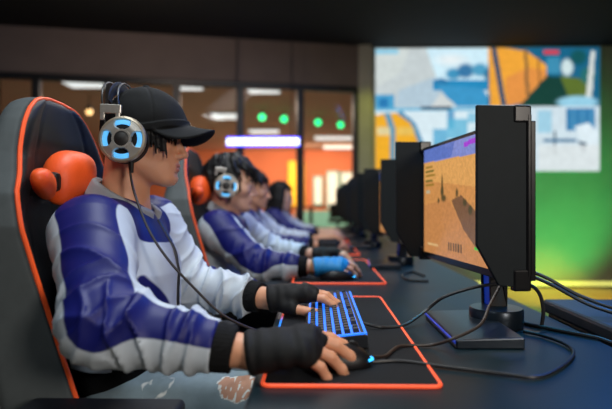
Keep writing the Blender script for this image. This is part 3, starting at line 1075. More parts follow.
for (lab, dz, pts) in (
        ('upper thick black cable from behind the nearest monitor to the black chest', 0.0, [(0.43, 1.25, 0.852), (0.475, 1.24, 0.868), (0.53, 1.22, 0.852), (0.60, 1.19, 0.812), (0.68, 1.14, 0.788), (0.80, 1.12, 0.786)]),
        ('middle black cable sagging from behind the nearest monitor over the black chest', 0.0, [(0.435, 1.26, 0.846), (0.48, 1.23, 0.858), (0.535, 1.20, 0.838), (0.60, 1.15, 0.800), (0.67, 1.09, 0.784), (0.78, 1.07, 0.782)]),
        ('black cable dropping from behind the nearest monitor into the desk grommet', 0.0, [(0.43, 1.22, 0.842), (0.465, 1.19, 0.846), (0.492, 1.165, 0.828), (0.498, 1.15, 0.79), (0.492, 1.145, 0.752)]),
        ('black cable lying from the desk grommet to the back edge', 0.0, [(0.425, 1.16, 0.754), (0.43, 1.185, 0.754), (0.452, 1.195, 0.754), (0.48, 1.15, 0.754), (0.52, 1.10, 0.754), (0.558, 1.05, 0.7545), (0.60, 1.0, 0.752), (0.72, 0.98, 0.778), (0.80, 0.98, 0.778)])):
    cable('cable', pts, 0.0042, lab)
cable('cable', [at_table(424, 276, 0.0045), at_table(412, 272, 0.0045), at_table(402, 275, 0.0045), at_table(408, 280, 0.0045), at_table(428, 281, 0.0045)], 0.004, 'short black cable curled on the desk before the second monitor')

# black chest behind the desk, at the right
M_chest = mat('black_chest_board', srgb(30, 34, 40), 0.42, noise=0.15, nscale=12)
t = empty('storage_chest', (0.80, 1.16, 0), 'black chest standing behind the desk at the right edge of the view', 'chest')
MB().box((0, 0, 0.38), (0.40, 0.40, 0.72), None, 0.006).build('body', M_chest, t)
MB().box((0, 0, 0.757), (0.42, 0.42, 0.034), None, 0.008).build('lid', M_chest, t)
MB().box((-0.20, 0, 0.60), (0.008, 0.12, 0.015), None, 0.003).build('handle', M_black_metal, t)
for (a, b) in ((-1, -1), (1, -1), (1, 1), (-1, 1)):
    MB().tube([(a * 0.16, b * 0.16, 0), (a * 0.16, b * 0.16, 0.03)], 0.02, 12).build('foot', M_black_metal, t)

# ================================================================== CHAIRS
M_leather = mat('black_leather', (0.006, 0.006, 0.007), 0.4, spec=0.4, noise=0.15, bump=0.15, bscale=500)
M_shell = mat('chair_leather', (0.003, 0.0035, 0.006), 0.5, spec=0.3, masks=[('side', srgb(84, 90, 92), 0.004)], noise=0.12, bump=0.15, bscale=500)
M_piping = mat('orange_piping', srgb(252, 92, 34), 0.5, noise=0.08)
M_pillow = mat('orange_pillow_leather', srgb(240, 88, 28), 0.5, noise=0.1, bump=0.2, bscale=250)
WZ = np.array([0.48, 0.60, 0.75, 0.90, 0.98, 1.04, 1.08, 1.12, 1.16, 1.19, 1.215, 1.235, 1.25, 1.26])
WW = np.array([0.215, 0.235, 0.25, 0.262, 0.266, 0.252, 0.222, 0.196, 0.176, 0.156, 0.132, 0.104, 0.070, 0.040])
EZ = np.array([0.48, 0.665, 0.855, 0.976, 1.07, 1.123, 1.242, 1.28])
EX = np.array([0.055, 0.009, -0.045, -0.080, -0.106, -0.126, -0.146, -0.152])
BZ = np.array([0.48, 0.65, 0.90, 1.0, 1.08, 1.16, 1.26])
BB = np.array([0.10, 0.115, 0.095, 0.075, 0.045, 0.022, 0.012])


def chair_front(y, z):
    w = np.interp(z, WZ, WW)
    return np.interp(z, EZ, EX) - np.interp(z, BZ, BB) * (1 - np.clip(np.abs(y) / w, 0, 1) ** 2.6)


def chair_back_sdf(P_):
    x, y, z = P_[:, 0], P_[:, 1], P_[:, 2]
    w = np.interp(z, WZ, WW)
    f = chair_front(y, z)
    b = np.interp(z, EZ, EX) - np.interp(z, BZ, BB) - 0.085 + 0.03 * (np.abs(y) / w) ** 2
    r = 0.028
    q_ = np.stack([np.abs(x - (f + b) / 2) - (f - b) / 2 + r, (np.abs(y) - w) * 0.93 + r, np.abs(z - 0.87) - 0.388 + r], 1)
    d = np.linalg.norm(np.maximum(q_, 0), axis=1) + np.minimum(q_.max(1), 0) - r
    # quilting grooves on the front
    g = np.exp(-((np.abs(y) - 0.6 * w) / 0.006) ** 2) * 0.003 + np.exp(-((z - 1.04) / 0.006) ** 2) * 0.004 * (np.abs(y) < 0.15)
    return d + g * (x > (f + b) / 2)


def make_chair(loc, label):
    t = empty('gaming_chair', loc, label, 'chair', 'gaming chairs along the desk')
    V, F = sdf_mesh(chair_back_sdf, (-0.34, -0.30, 0.44), (0.12, 0.30, 1.30), 0.007)
    w = np.interp(V[:, 2], WZ, WW)
    f = chair_front(V[:, 1], V[:, 2])
    side = V[:, 0] - (f - 0.022)
    bk = link_mesh('backrest', V, F, M_shell, t, smooth=True, attrs={'side': side})
    pts = []
    zs = np.concatenate([np.linspace(0.52, 1.20, 40), np.linspace(1.205, 1.246, 12)])
    half = [(np.interp(z, WZ, WW) - 0.006, z) for z in zs]
    outline = [(-w_, z) for w_, z in half] + [(y_, 1.250 - 2.0 * y_ * y_) for y_ in np.linspace(-0.05, 0.05, 7)] + [(w_, z) for w_, z in half[::-1]]
    g = np.array([(float(chair_front(np.array([y_]), np.array([z]))[0]) - 0.014, y_, z) for y_, z in outline], np.float32)
    for _ in range(5):
        d0 = chair_back_sdf(g)
        gr = np.stack([chair_back_sdf(g + A3(v) * 0.003) - chair_back_sdf(g - A3(v) * 0.003) for v in np.eye(3)], 1) / 0.006
        g = g - gr * (d0 / np.maximum((gr * gr).sum(1), 0.3))[:, None]
    MB().tube([tuple(p) for p in g], 0.0045, 8).build('piping', M_piping, bk, smooth=True)
    # seat

    def seat(P_):
        d = rbox(P_, (0.02, 0, 0.445), (0.26, 0.25, 0.055), 0.04)
        for s in (-1, 1):
            d = su(d, fcap(P_, (-0.14, s * 0.215, 0.47), (0.22, s * 0.215, 0.475), 0.035, 0.03, (0, 0, 1), 1.2), 0.03)
        return d
    V, F = sdf_mesh(seat, (-0.3, -0.3, 0.36), (0.34, 0.3, 0.56), 0.008)
    link_mesh('seat', V, F, M_leather, t, smooth=True)
    # head pillow with strap

    def pil(P_):
        x = P_[:, 0] + 0.118 - 0.035 * np.clip((-0.13 - P_[:, 1]) / 0.1, 0, 1)
        out = None
        for (cy, cz, ry, rz_, tilt, th) in ((-0.036, 1.084, 0.076, 0.054, 0.25, 0.046), (-0.182, 1.060, 0.062, 0.026, -0.15, 0.022)):
            y = P_[:, 1] - cy; z = P_[:, 2] - cz - tilt * y
            taper = 1 - 0.22 * y / ry * (1 if cy > -0.1 else -1)
            r = (np.abs(y / ry) ** 2.6 + np.abs(z / (rz_ * taper)) ** 2.6) ** (1 / 2.6)
            d = ((r ** 2.2 + (np.abs(x) / th) ** 2.2) ** (1 / 2.2) - 1) * min(rz_, th) * 0.75
            out = d if out is None else np.minimum(out, d)
        band = rbox(P_, (-0.120, -0.117, 1.066), (0.014, 0.03, 0.012), 0.008)
        return np.minimum(out, band) + 0.0012 * wob(P_, 48, 2.0)
    V, F = sdf_mesh(pil, (-0.20, -0.27, 0.94), (-0.03, 0.08, 1.2), 0.0045)
    p = link_mesh('head_pillow', V, F, M_pillow, t, smooth=True)
    p['label'] = 'orange head pillow'
    MB().box((-0.120, -0.117, 1.066), (0.040, 0.026, 0.040), None, 0.010).build('strap', M_leather, p)
    # armrests
    for s in (-1, 1):
        a = MB().box((0.06, s * 0.305, 0.672), (0.27, 0.085, 0.026), None, 0.012, 3).build('armrest', M_blk, t, smooth=True)
        MB().box((0.05, s * 0.305, 0.56), (0.06, 0.035, 0.21), None, 0.006).box((0.05, s * 0.25, 0.455), (0.05, 0.14, 0.02), None, 0.004).build('armrest_post', M_blk, a)
    MB().tube([(0, 0, 0.10), (0, 0, 0.40)], 0.028, 16).box((0, 0, 0.385), (0.26, 0.2, 0.03), None, 0.006).build('gas_lift', M_black_metal, t)
    base = MB()
    for k in range(5):
        a = 2 * PI * k / 5 + 0.3
        base.tube([(0, 0, 0.105), (0.16 * math.cos(a), 0.16 * math.sin(a), 0.095), (0.30 * math.cos(a), 0.30 * math.sin(a), 0.07)], [0.034, 0.028, 0.02], 10)
    b = base.build('star_base', M_blk, t)
    for k in range(5):
        a = 2 * PI * k / 5 + 0.3
        c = Vector((0.30 * math.cos(a), 0.30 * math.sin(a), 0.029))
        w_ = MB()
        for s in (-1, 1):
            n_ = Vector((-math.sin(a), math.cos(a), 0))
            w_.lathe([(0.001, -0.009), (0.026, -0.009), (0.028, -0.006), (0.028, 0.006), (0.026, 0.009), (0.001, 0.009)], c + n_ * 0.014 * s, n_, 18)
        w_.tube([c + Vector((0, 0, 0)), c + Vector((0, 0, 0.05))], 0.008, 8)
        w_.build('caster', M_blk, b)
    return t


YR = (1.165, 2.165, 3.165, 4.165)
ch = make_chair((-0.42, YR[0], 0), 'black and orange gaming chair of the man in the cap')
copy_tree(ch, (-0.355, YR[1], 0), 'grey sided black gaming chair with orange piping, second along the desk')
copy_tree(ch, (-0.44, YR[2], 0), 'gaming chair behind the third player in the row')
copy_tree(ch, (-0.42, YR[3], 0), 'gaming chair behind the long haired woman')

# ================================================================== PEOPLE
M_skin = {}
for nm, c in (('tan', (212, 152, 118)), ('fair', (214, 164, 138)), ('warm', (206, 150, 118)), ('pale', (224, 178, 152))):
    k_ = srgb(*c)
    M_skin[nm] = mat('skin_' + nm, k_, 0.48, masks=[('lip', srgb(190, 118, 100), 0.0016), ('brow', srgb(30, 22, 20), 0.0015)], noise=0.05, nscale=60,
                     bump=0.06, bscale=700, sss=0.12)
M_hair = mat('black_hair', (0.008, 0.0075, 0.0075), 0.55, noise=0.35, nscale=150, spec=0.3)
M_capcloth = mat('black_cap_cloth', (0.003, 0.0036, 0.0045), 0.85, noise=0.15, bump=0.3, bscale=1200, spec=0.3)
M_jacket = mat('white_blue_jacket', srgb(190, 200, 210), 0.5, masks=[('blue', srgb(16, 22, 100), 0.0015)], noise=0.06, nscale=30, bump=0.08, bscale=1500, spec=0.35)
M_collar = mat('grey_collar_rib', srgb(150, 154, 160), 0.7, noise=0.1, bump=0.2, bscale=900)
M_rib = mat('black_rib_knit', (0.006, 0.006, 0.0065), 0.85, noise=0.2, bump=0.3, bscale=1100, spec=0.2)
M_jeans = mat('light_grey_jeans', srgb(120, 136, 142), 0.8, masks=[('rip', srgb(182, 134, 108), 0.002), ('thread', srgb(205, 206, 200), 0.0008)], noise=0.2, nscale=60, bump=0.35, bscale=900)
M_trousers = mat('dark_trousers', srgb(30, 32, 40), 0.8, noise=0.2, bump=0.2, bscale=900)
M_glove = mat('black_glove_cloth', (0.006, 0.006, 0.0065), 0.7, spec=0.25, noise=0.2, bump=0.3, bscale=900)
M_glove_blue = mat('bright_blue_glove', srgb(20, 140, 206), 0.6, noise=0.12, bump=0.25, bscale=900)
M_eye = mat('eye_white', srgb(226, 220, 212), 0.15, masks=[('iris', srgb(30, 18, 12), 0.0006)], noise=0.02)
M_shoe = mat('black_shoe', (0.02, 0.02, 0.022), 0.5)
M_zip = mat('dark_zip', (0.02, 0.022, 0.03), 0.4, 0.5)
M_hood_dark = mat('dark_hood_cloth', srgb(36, 38, 42), 0.8, bump=0.2)


def nrm(v):
    v = np.asarray(v, float)
    return v / np.linalg.norm(v)


def hand_points(W, F, N, S, curls, thumb=(0.5, 0.1), spread=6.0, scale=1.0):
    """W wrist, F towards the knuckles, N back of the hand, S thumb side"""
    W = np.asarray(W, float)
    F = nrm(F)
    N = nrm(np.asarray(N, float) - F * np.dot(N, F))
    S_ = np.cross(N, F)
    S_ = S_ if np.dot(S_, S) > 0 else -S_
    base = [(0.093, 0.028, 0.001), (0.096, 0.008, 0.004), (0.090, -0.012, 0.002), (0.081, -0.030, -0.003)]
    segs = [(0.042, 0.026, 0.020), (0.046, 0.030, 0.021), (0.043, 0.028, 0.020), (0.034, 0.021, 0.018)]
    rad = [0.0094, 0.0097, 0.0092, 0.0082]
    fingers = []
    palm = []
    for i in range(4):
        K = W + scale * (F * base[i][0] + S_ * base[i][1] + N * base[i][2])
        A = W + scale * (F * 0.012 + S_ * base[i][1] * 0.62)
        palm.append((A, K, 0.0165 * scale, 0.0122 * scale))
        sp = math.radians((1.5 - i) * spread)
        D0 = nrm(F * math.cos(sp) + S_ * math.sin(sp))
        a = 0
        p = K
        pts = [K]
        for L_, c in zip(segs[i], curls[i]):
            a += math.radians(c)
            p = p + scale * L_ * (D0 * math.cos(a) - N * math.sin(a))
            pts.append(p)
        fingers.append((pts, [rad[i] * 1.12 * scale, rad[i] * scale, rad[i] * 0.92 * scale, rad[i] * 0.74 * scale]))
    T0 = W + scale * (F * 0.022 + S_ * 0.020 - N * 0.008)
    td = nrm(F * 0.75 + S_ * thumb[0] - N * 0.25)
    T1 = T0 + td * 0.044 * scale
    td2 = nrm(F * 0.95 + S_ * (thumb[0] - 0.25) - N * (0.2 + thumb[1]))
    T2 = T1 + td2 * 0.034 * scale
    td3 = nrm(F * 1.0 + S_ * (thumb[0] - 0.45) - N * (0.15 + thumb[1]))
    T3 = T2 + td3 * 0.026 * scale
    fingers.append(([T0, T1, T2, T3], [0.017 * scale, 0.0125 * scale, 0.0108 * scale, 0.0085 * scale]))
    return dict(W=W, palm=palm, fingers=fingers, F=F, N=N, S=S_)


def hand_sdf(P, H, fore):
    d = cap(P, fore, H['W'], 0.033, 0.0255)
    for (a, b, ra, rb) in H['palm']:
        d = su(d, cap(P, a, b, ra, rb), 0.020)
    for k, (pts, rad) in enumerate(H['fingers']):
        f = None
        for i in range(3):
            c = cap(P, pts[i], pts[i + 1], rad[i], rad[i + 1])
            f = c if f is None else su(f, c, 0.004)
        d = su(d, f, 0.012 if k == 4 else 0.007)
    return d


def glove_sdf(P, H, fore, t=0.0032):
    W_ = np.asarray(H['W'])
    d = cap(P, W_ - H['F'] * 0.01, W_ + H['F'] * 0.03, 0.0265, 0.024)
    for (a, b, ra, rb) in H['palm']:
        d = su(d, cap(P, a, b, ra, rb), 0.022)
    for k, (pts, rad) in enumerate(H['fingers']):
        p0, p1 = np.asarray(pts[0]), np.asarray(pts[1])
        if k == 4:
            c = su(cap(P, p0, p1, rad[0], rad[1]), cap(P, p1, p1 + (np.asarray(pts[2]) - p1) * 0.15, rad[1], rad[1]), 0.004)
        else:
            c = cap(P, p0, p0 + (p1 - p0) * 0.40, rad[0], rad[1] + 0.0004)
        d = su(d, c, 0.010)
    d = d - t
    along = (P - A3(W_)) @ A3(H['F'])
    d = d - 0.0022 * np.clip(1 - np.abs(along - 0.004) / 0.007, 0, 1)
    d = np.maximum(d, -0.003 - along)
    return d - 0.0009 * np.sin(230 * (P @ A3(H['F'])) + 2 * wob(P, 60))


def head_local(P, o, R, s):
    return ((P - A3(o)) @ R) / s


def head_sdf(q, fem=False):
    d = ell(q, (-0.006, 0, 0.035), (0.090, 0.076, 0.085))
    d = su(d, ell(q, (0.034, 0, -0.030), (0.060, 0.058, 0.082)), 0.03)
    for s in (-1, 1):
        d = su(d, cap(q, (-0.008, s * 0.053, -0.058), (0.062, s * 0.019, -0.098), 0.017, 0.016), 0.03)
        d = su(d, ell(q, (0.056, s * 0.042, -0.022), (0.026, 0.022, 0.022)), 0.02)
        d = su(d, cap(q, (0.086, s * 0.012, 0.018), (0.068, s * 0.046, 0.020), 0.012, 0.010), 0.016)
    d = su(d, ell(q, (0.075, 0, -0.066), (0.022, 0.030, 0.026)), 0.022)
    d = su(d, ell(q, (0.078, 0, -0.099), (0.017, 0.021, 0.015)), 0.02)
    # eye sockets, then lids
    for s in (-1, 1):
        d = sx(d, -ell(q, (0.103, s * 0.032, -0.002), (0.018, 0.019, 0.010)), 0.010)
    # nose
    d = su(d, cap(q, (0.086, 0, 0.008), (0.112, 0, -0.034), 0.0075, 0.0085), 0.012)
    d = su(d, ell(q, (0.111, 0, -0.036), (0.0105, 0.010, 0.009)), 0.006)
    for s in (-1, 1):
        d = su(d, ell(q, (0.098, s * 0.0125, -0.041), (0.011, 0.0075, 0.0075)), 0.006)
        d = sx(d, -ell(q, (0.102, s * 0.007, -0.0485), (0.006, 0.0035, 0.0035)), 0.003)
    # lips
    d = su(d, ell(q, (0.0930, 0, -0.0640), (0.0085, 0.022, 0.0058)), 0.005)
    d = su(d, ell(q, (0.0910, 0, -0.0740), (0.0085, 0.019, 0.0065)), 0.005)
    d = sx(d, -ell(q, (0.1025, 0, -0.0690), (0.010, 0.024, 0.0014)), 0.003)
    d = sx(d, -ell(q, (0.098, 0, -0.0860), (0.006, 0.018, 0.004)), 0.008)
    for s in (-1, 1):
        c = (0.0775, s * 0.031, -0.001)
        l = ell(q, c, (0.0142, 0.0150, 0.0135))
        dy = (q[:, 1] - c[1]) / 0.0135
        op = np.abs(q[:, 2] - c[2] + 0.0012) - 0.0042 * np.sqrt(np.clip(1 - dy * dy, 0, 1))
        op = np.maximum(op, c[0] - q[:, 0])
        l = sx(l, -np.where(np.abs(dy) < 1, op, 0.01), 0.0015)
        d = su(d, l, 0.004)
        # ears
        Re = rotm(s * -14, -10, 0)
        e = ell(q, (-0.008, s * 0.078, -0.008), (0.018, 0.007, 0.031), Re)
        e = sx(e, -ell(q, (-0.003, s * 0.086, -0.004), (0.010, 0.006, 0.019), Re), 0.004)
        d = su(d, e, 0.006)
    return d


def lip_mask(q):
    a = ell(q, (0.0965, 0, -0.0645), (0.012, 0.0225, 0.0056))
    b = ell(q, (0.0945, 0, -0.0742), (0.012, 0.0195, 0.0064))
    return np.minimum(a, b)


def brow_mask(q):
    m = np.full(len(q), 1.0, np.float32)
    for s in (-1, 1):
        m = np.minimum(m, su(cap(q, (0.100, s * 0.013, 0.0185), (0.092, s * 0.034, 0.0245), 0.0052, 0.0048), cap(q, (0.092, s * 0.034, 0.0245), (0.070, s * 0.054, 0.020), 0.0048, 0.0020), 0.003))
    return m


def scalp(p, lift=0.0):
    """point on the cranium in a given direction"""
    p = nrm(p)
    return np.array([-0.008, 0, 0.035]) + p * np.array([0.093, 0.076, 0.085]) * (1 + lift)


def hair_sdf_maker(style, seed):
    rs = np.random.RandomState(seed)
    locks = []

    def lock(p, direc, L, r0, r1, lift):
        p = np.asarray(p, float); direc = nrm(direc)
        out = nrm(p - np.array([-0.012, 0, 0.02]))
        m_ = p + direc * L * 0.5 + out * lift
        e_ = p + direc * L + out * lift * 0.3 + np.array([0, 0, -0.010]) * L / 0.05
        locks.append((p, m_, e_, r0, r1))
    if style == 'capped':
        for s in (-1, 1):
            for k in range(14):           # fringe below the cap
                a = 0.25 + 1.05 * k / 13
                p = np.array([0.088 * math.cos(a * 0.95), s * 0.072 * math.sin(a * 1.05), 0.036])
                lock(p, (0.10 + 0.1 * rs.rand(), -s * 0.10 * rs.rand(), -1), 0.030 + 0.016 * rs.rand(), 0.0085, 0.0015, 0.005)
            for k in range(9):           # side hair before the ear
                p = np.array([0.012 + 0.05 * k / 8, s * (0.074 - 0.006 * k / 8), 0.026 + 0.008 * rs.rand()])
                lock(p, (0.25 + 0.2 * rs.rand(), 0, -1), 0.042 + 0.026 * rs.rand(), 0.0080, 0.001, 0.003)
    elif style in ('fluffy', 'short'):
        n = 170
        for k in range(n):
            th = math.acos(1 - rs.rand() * 1.05)
            ph = rs.rand() * 2 * PI
            dr = np.array([math.sin(th) * math.cos(ph), math.sin(th) * math.sin(ph), math.cos(th)])
            if dr[0] > 0.60 and dr[2] < 0.45:
                continue
            p = scalp(dr, 0.05)
            flow = np.array([dr[0] + 0.35, dr[1], -0.55 - dr[2] * 0.1]) + 0.4 * (rs.rand(3) - 0.5)
            out = nrm(dr)
            flow = flow - out * np.dot(flow, out)
            lock(p, flow, (0.058 if style == 'fluffy' else 0.034) * (0.8 + 0.5 * rs.rand()), 0.010, 0.0015, 0.011 if style == 'fluffy' else 0.006)
        if style == 'fluffy':
            for k in range(15):          # fringe over the brow
                y = -0.055 + 0.11 * k / 14
                lock((0.070 - 3.5 * y * y, y, 0.088), (0.62, 0.25 * (rs.rand() - 0.5), -0.62), 0.062 + 0.014 * rs.rand(), 0.012, 0.0015, 0.012)
        else:
            for k in range(11):
                y = -0.05 + 0.1 * k / 10
                lock((0.066 - 3.5 * y * y, y, 0.088), (0.55, 0.2 * (rs.rand() - 0.5), -0.8), 0.05 + 0.01 * rs.rand(), 0.011, 0.0015, 0.006)
    elif style == 'long':
        for s in (-1, 1):
            for k in range(22):
                f = k / 21
                x = 0.022 - 0.107 * f
                p = np.array([x, s * (0.066 - 5 * (x + 0.01) ** 2), 0.085])
                m_ = p + np.array([0.006, s * 0.020, -0.11])
                e_ = m_ + np.array([0.012 * (1 - f) - 0.02 * f + 0.012 * (rs.rand() - 0.5), s * 0.002, -0.15 - 0.03 * rs.rand()])
                locks.append((p, m_, e_, 0.015, 0.004))
        for k in range(14):
            y = -0.06 + 0.12 * k / 13
            p = np.array([-0.095, y, 0.06])
            m_ = p + np.array([-0.012, 0, -0.10]); e_ = m_ + np.array([0.0, 0, -0.15])
            locks.append((p, m_, e_, 0.016, 0.005))
        for k in range(9):
            y = -0.05 + 0.1 * k / 8
            lock((0.070 - 4 * y * y, y, 0.085), (0.4, 0.9 * (1 if y > 0 else -1), -0.5), 0.05, 0.010, 0.002, 0.004)

    def fn(q):
        if style == 'capped':
            d = ell(q, (-0.008, 0, 0.030), (0.094, 0.081, 0.085))
            d = sx(d, -(0.045 - q[:, 2]), 0.006)                      # below the cap
            d = sx(d, q[:, 2] * -1 - 0.052, 0.01)
            d = sx(d, q[:, 0] - 0.020 - 0.4 * np.clip(q[:, 2], -0.1, 0.1), 0.012)
        else:
            gro = 0.010 if style != 'fluffy' else 0.016
            d = ell(q, (-0.009, 0, 0.038), (0.094 + gro, 0.078 + gro, 0.086 + gro))
            face = np.maximum(q[:, 0] - 0.020 - 0.0 * q[:, 2], q[:, 2] - 0.070)      # keep x<.02 or z>.07
            face = np.minimum(q[:, 0] - 0.018, 0.066 - q[:, 2])
            d = sx(d, face, 0.02)
            low = -q[:, 2] - (0.060 if style != 'long' else 0.09)
            d = sx(d, low, 0.015)
            if style != 'long':
                ear = ell(q, (0.004, 0, -0.020), (0.030, 0.2, 0.030))
                d = sx(d, -ear, 0.008)
        for (a, b, c, r0, r1) in locks:
            l = su(cap(q, a, b, r0, (r0 + r1) * 0.55), cap(q, b, c, (r0 + r1) * 0.55, r1), 0.006)
            d = su(d, l, 0.006)
        ang = np.arctan2(q[:, 1], q[:, 0] + 0.02)
        return d - 0.0012 * np.sin(ang * 70 + 2.5 * wob(q, 40) + q[:, 2] * 60) - 0.001 * wob(q, 110)
    return fn


def cap_hat_sdf(q):
    """soft baseball cap in head space"""
    x, y, z = q[:, 0], q[:, 1], q[:, 2]
    crown = ell(q, (0.011, 0, 0.030), (0.109, 0.091, 0.106))
    ang = np.arctan2(y, x - 0.0)
    seam = np.abs(np.mod(ang / (PI / 3) + 0.5, 1) - 0.5) * np.sqrt(x * x + y * y) * (PI / 3)
    crown = crown + 0.0016 * np.exp(-(seam / 0.003) ** 2) - 0.0016 * wob(q, 38) - 0.0012 * wob(q, 75, 2.0)
    edge = 0.014 + 0.26 * np.maximum(x - 0.03, 0) + 0.06 * np.minimum(x, 0) - z
    crown = sx(crown, edge, 0.004)
    crown = sx(crown, -ell(q, (0.011, 0, 0.024), (0.104, 0.086, 0.100)), 0.002)
    band = np.maximum(np.abs(crown_d(q)) - 0.0035, np.abs(z - 0.26 * np.maximum(x - 0.03, 0) - 0.06 * np.minimum(x, 0) - 0.021) - 0.008)
    d = su(crown, band, 0.004)
    btn = ell(q, (0.008, 0, 0.1375), (0.009, 0.009, 0.004))
    d = su(d, btn, 0.003)
    # curved brim
    zc = 0.044 - 0.30 * (x - 0.10) - 6.4 * y * y + 1.6 * (x - 0.10) ** 2
    out = np.sqrt(((x - 0.070) / 0.118) ** 2 + (y / 0.088) ** 2) - 1
    inn = -(np.sqrt(((x - 0.011) / 0.102) ** 2 + (y / 0.084) ** 2) - 1)
    slope = np.sqrt(1 + (12.8 * y) ** 2 + 0.09)
    br = np.maximum(np.maximum(np.abs(z - zc) / slope - 0.0026, out * 0.085), np.maximum(inn * 0.085, 0.035 - x))
    return su(d, br, 0.006)


def crown_d(q):
    return ell(q, (0.011, 0, 0.030), (0.109, 0.091, 0.106))


def folds(P, S, E, Wp, o1, o2, sd):
    """sleeve creases; each limb segment gives its own, blended by nearness"""
    S, E, Wp = A3(S), A3(E), A3(Wp)
    L1 = float(np.linalg.norm(E - S)); L2 = float(np.linalg.norm(Wp - E))
    w1, w2 = wob(P, 13, sd), wob(P, 27, sd + 1)
    g1 = np.clip(0.5 + 1.1 * wob(P, 9, 2 + sd), 0, 1)
    g2 = np.clip(0.5 - 1.3 * wob(P, 12, 5 + sd), 0, 1)
    num = 0; den = 0
    for (a, b, o, u0, L) in ((S, E, o1, 0, L1), (E, Wp, o2, L1, L2)):
        t = (b - a) / L
        q = P - a
        s0 = q @ t
        s = np.clip(s0, 0, L)
        r = q - s[:, None] * t
        dist = np.linalg.norm(r, axis=1)
        rr = q - s0[:, None] * t
        ref = nrm(A3(o) - t * float(A3(o) @ t)); bi = np.cross(t, ref)
        th = np.arctan2(rr @ A3(bi), rr @ A3(ref))
        u = u0 + np.clip(s0, -0.05, L + 0.05)
        A = 0.55 + np.exp(-((u - L1) / 0.09) ** 2) + 0.9 * np.exp(-((u - L1 - L2) / 0.06) ** 2)
        f1 = 1 - np.abs(np.sin(PI * u / 0.085 + 1.1 * np.sin(th + sd) + 1.9 * w1))
        f2 = 1 - np.abs(np.sin(PI * u / 0.046 - 0.9 * np.sin(th) + 2.4 * w2 + 1.0))
        v = A * (0.0105 * g1 * (f1 ** 2.5 - 0.28) + 0.0085 * g2 * (f2 ** 2.5 - 0.28))
        w = np.exp(-np.clip(dist, 0, 0.4) / 0.012) + 1e-12
        num = num + v * w; den = den + w
    return num / den


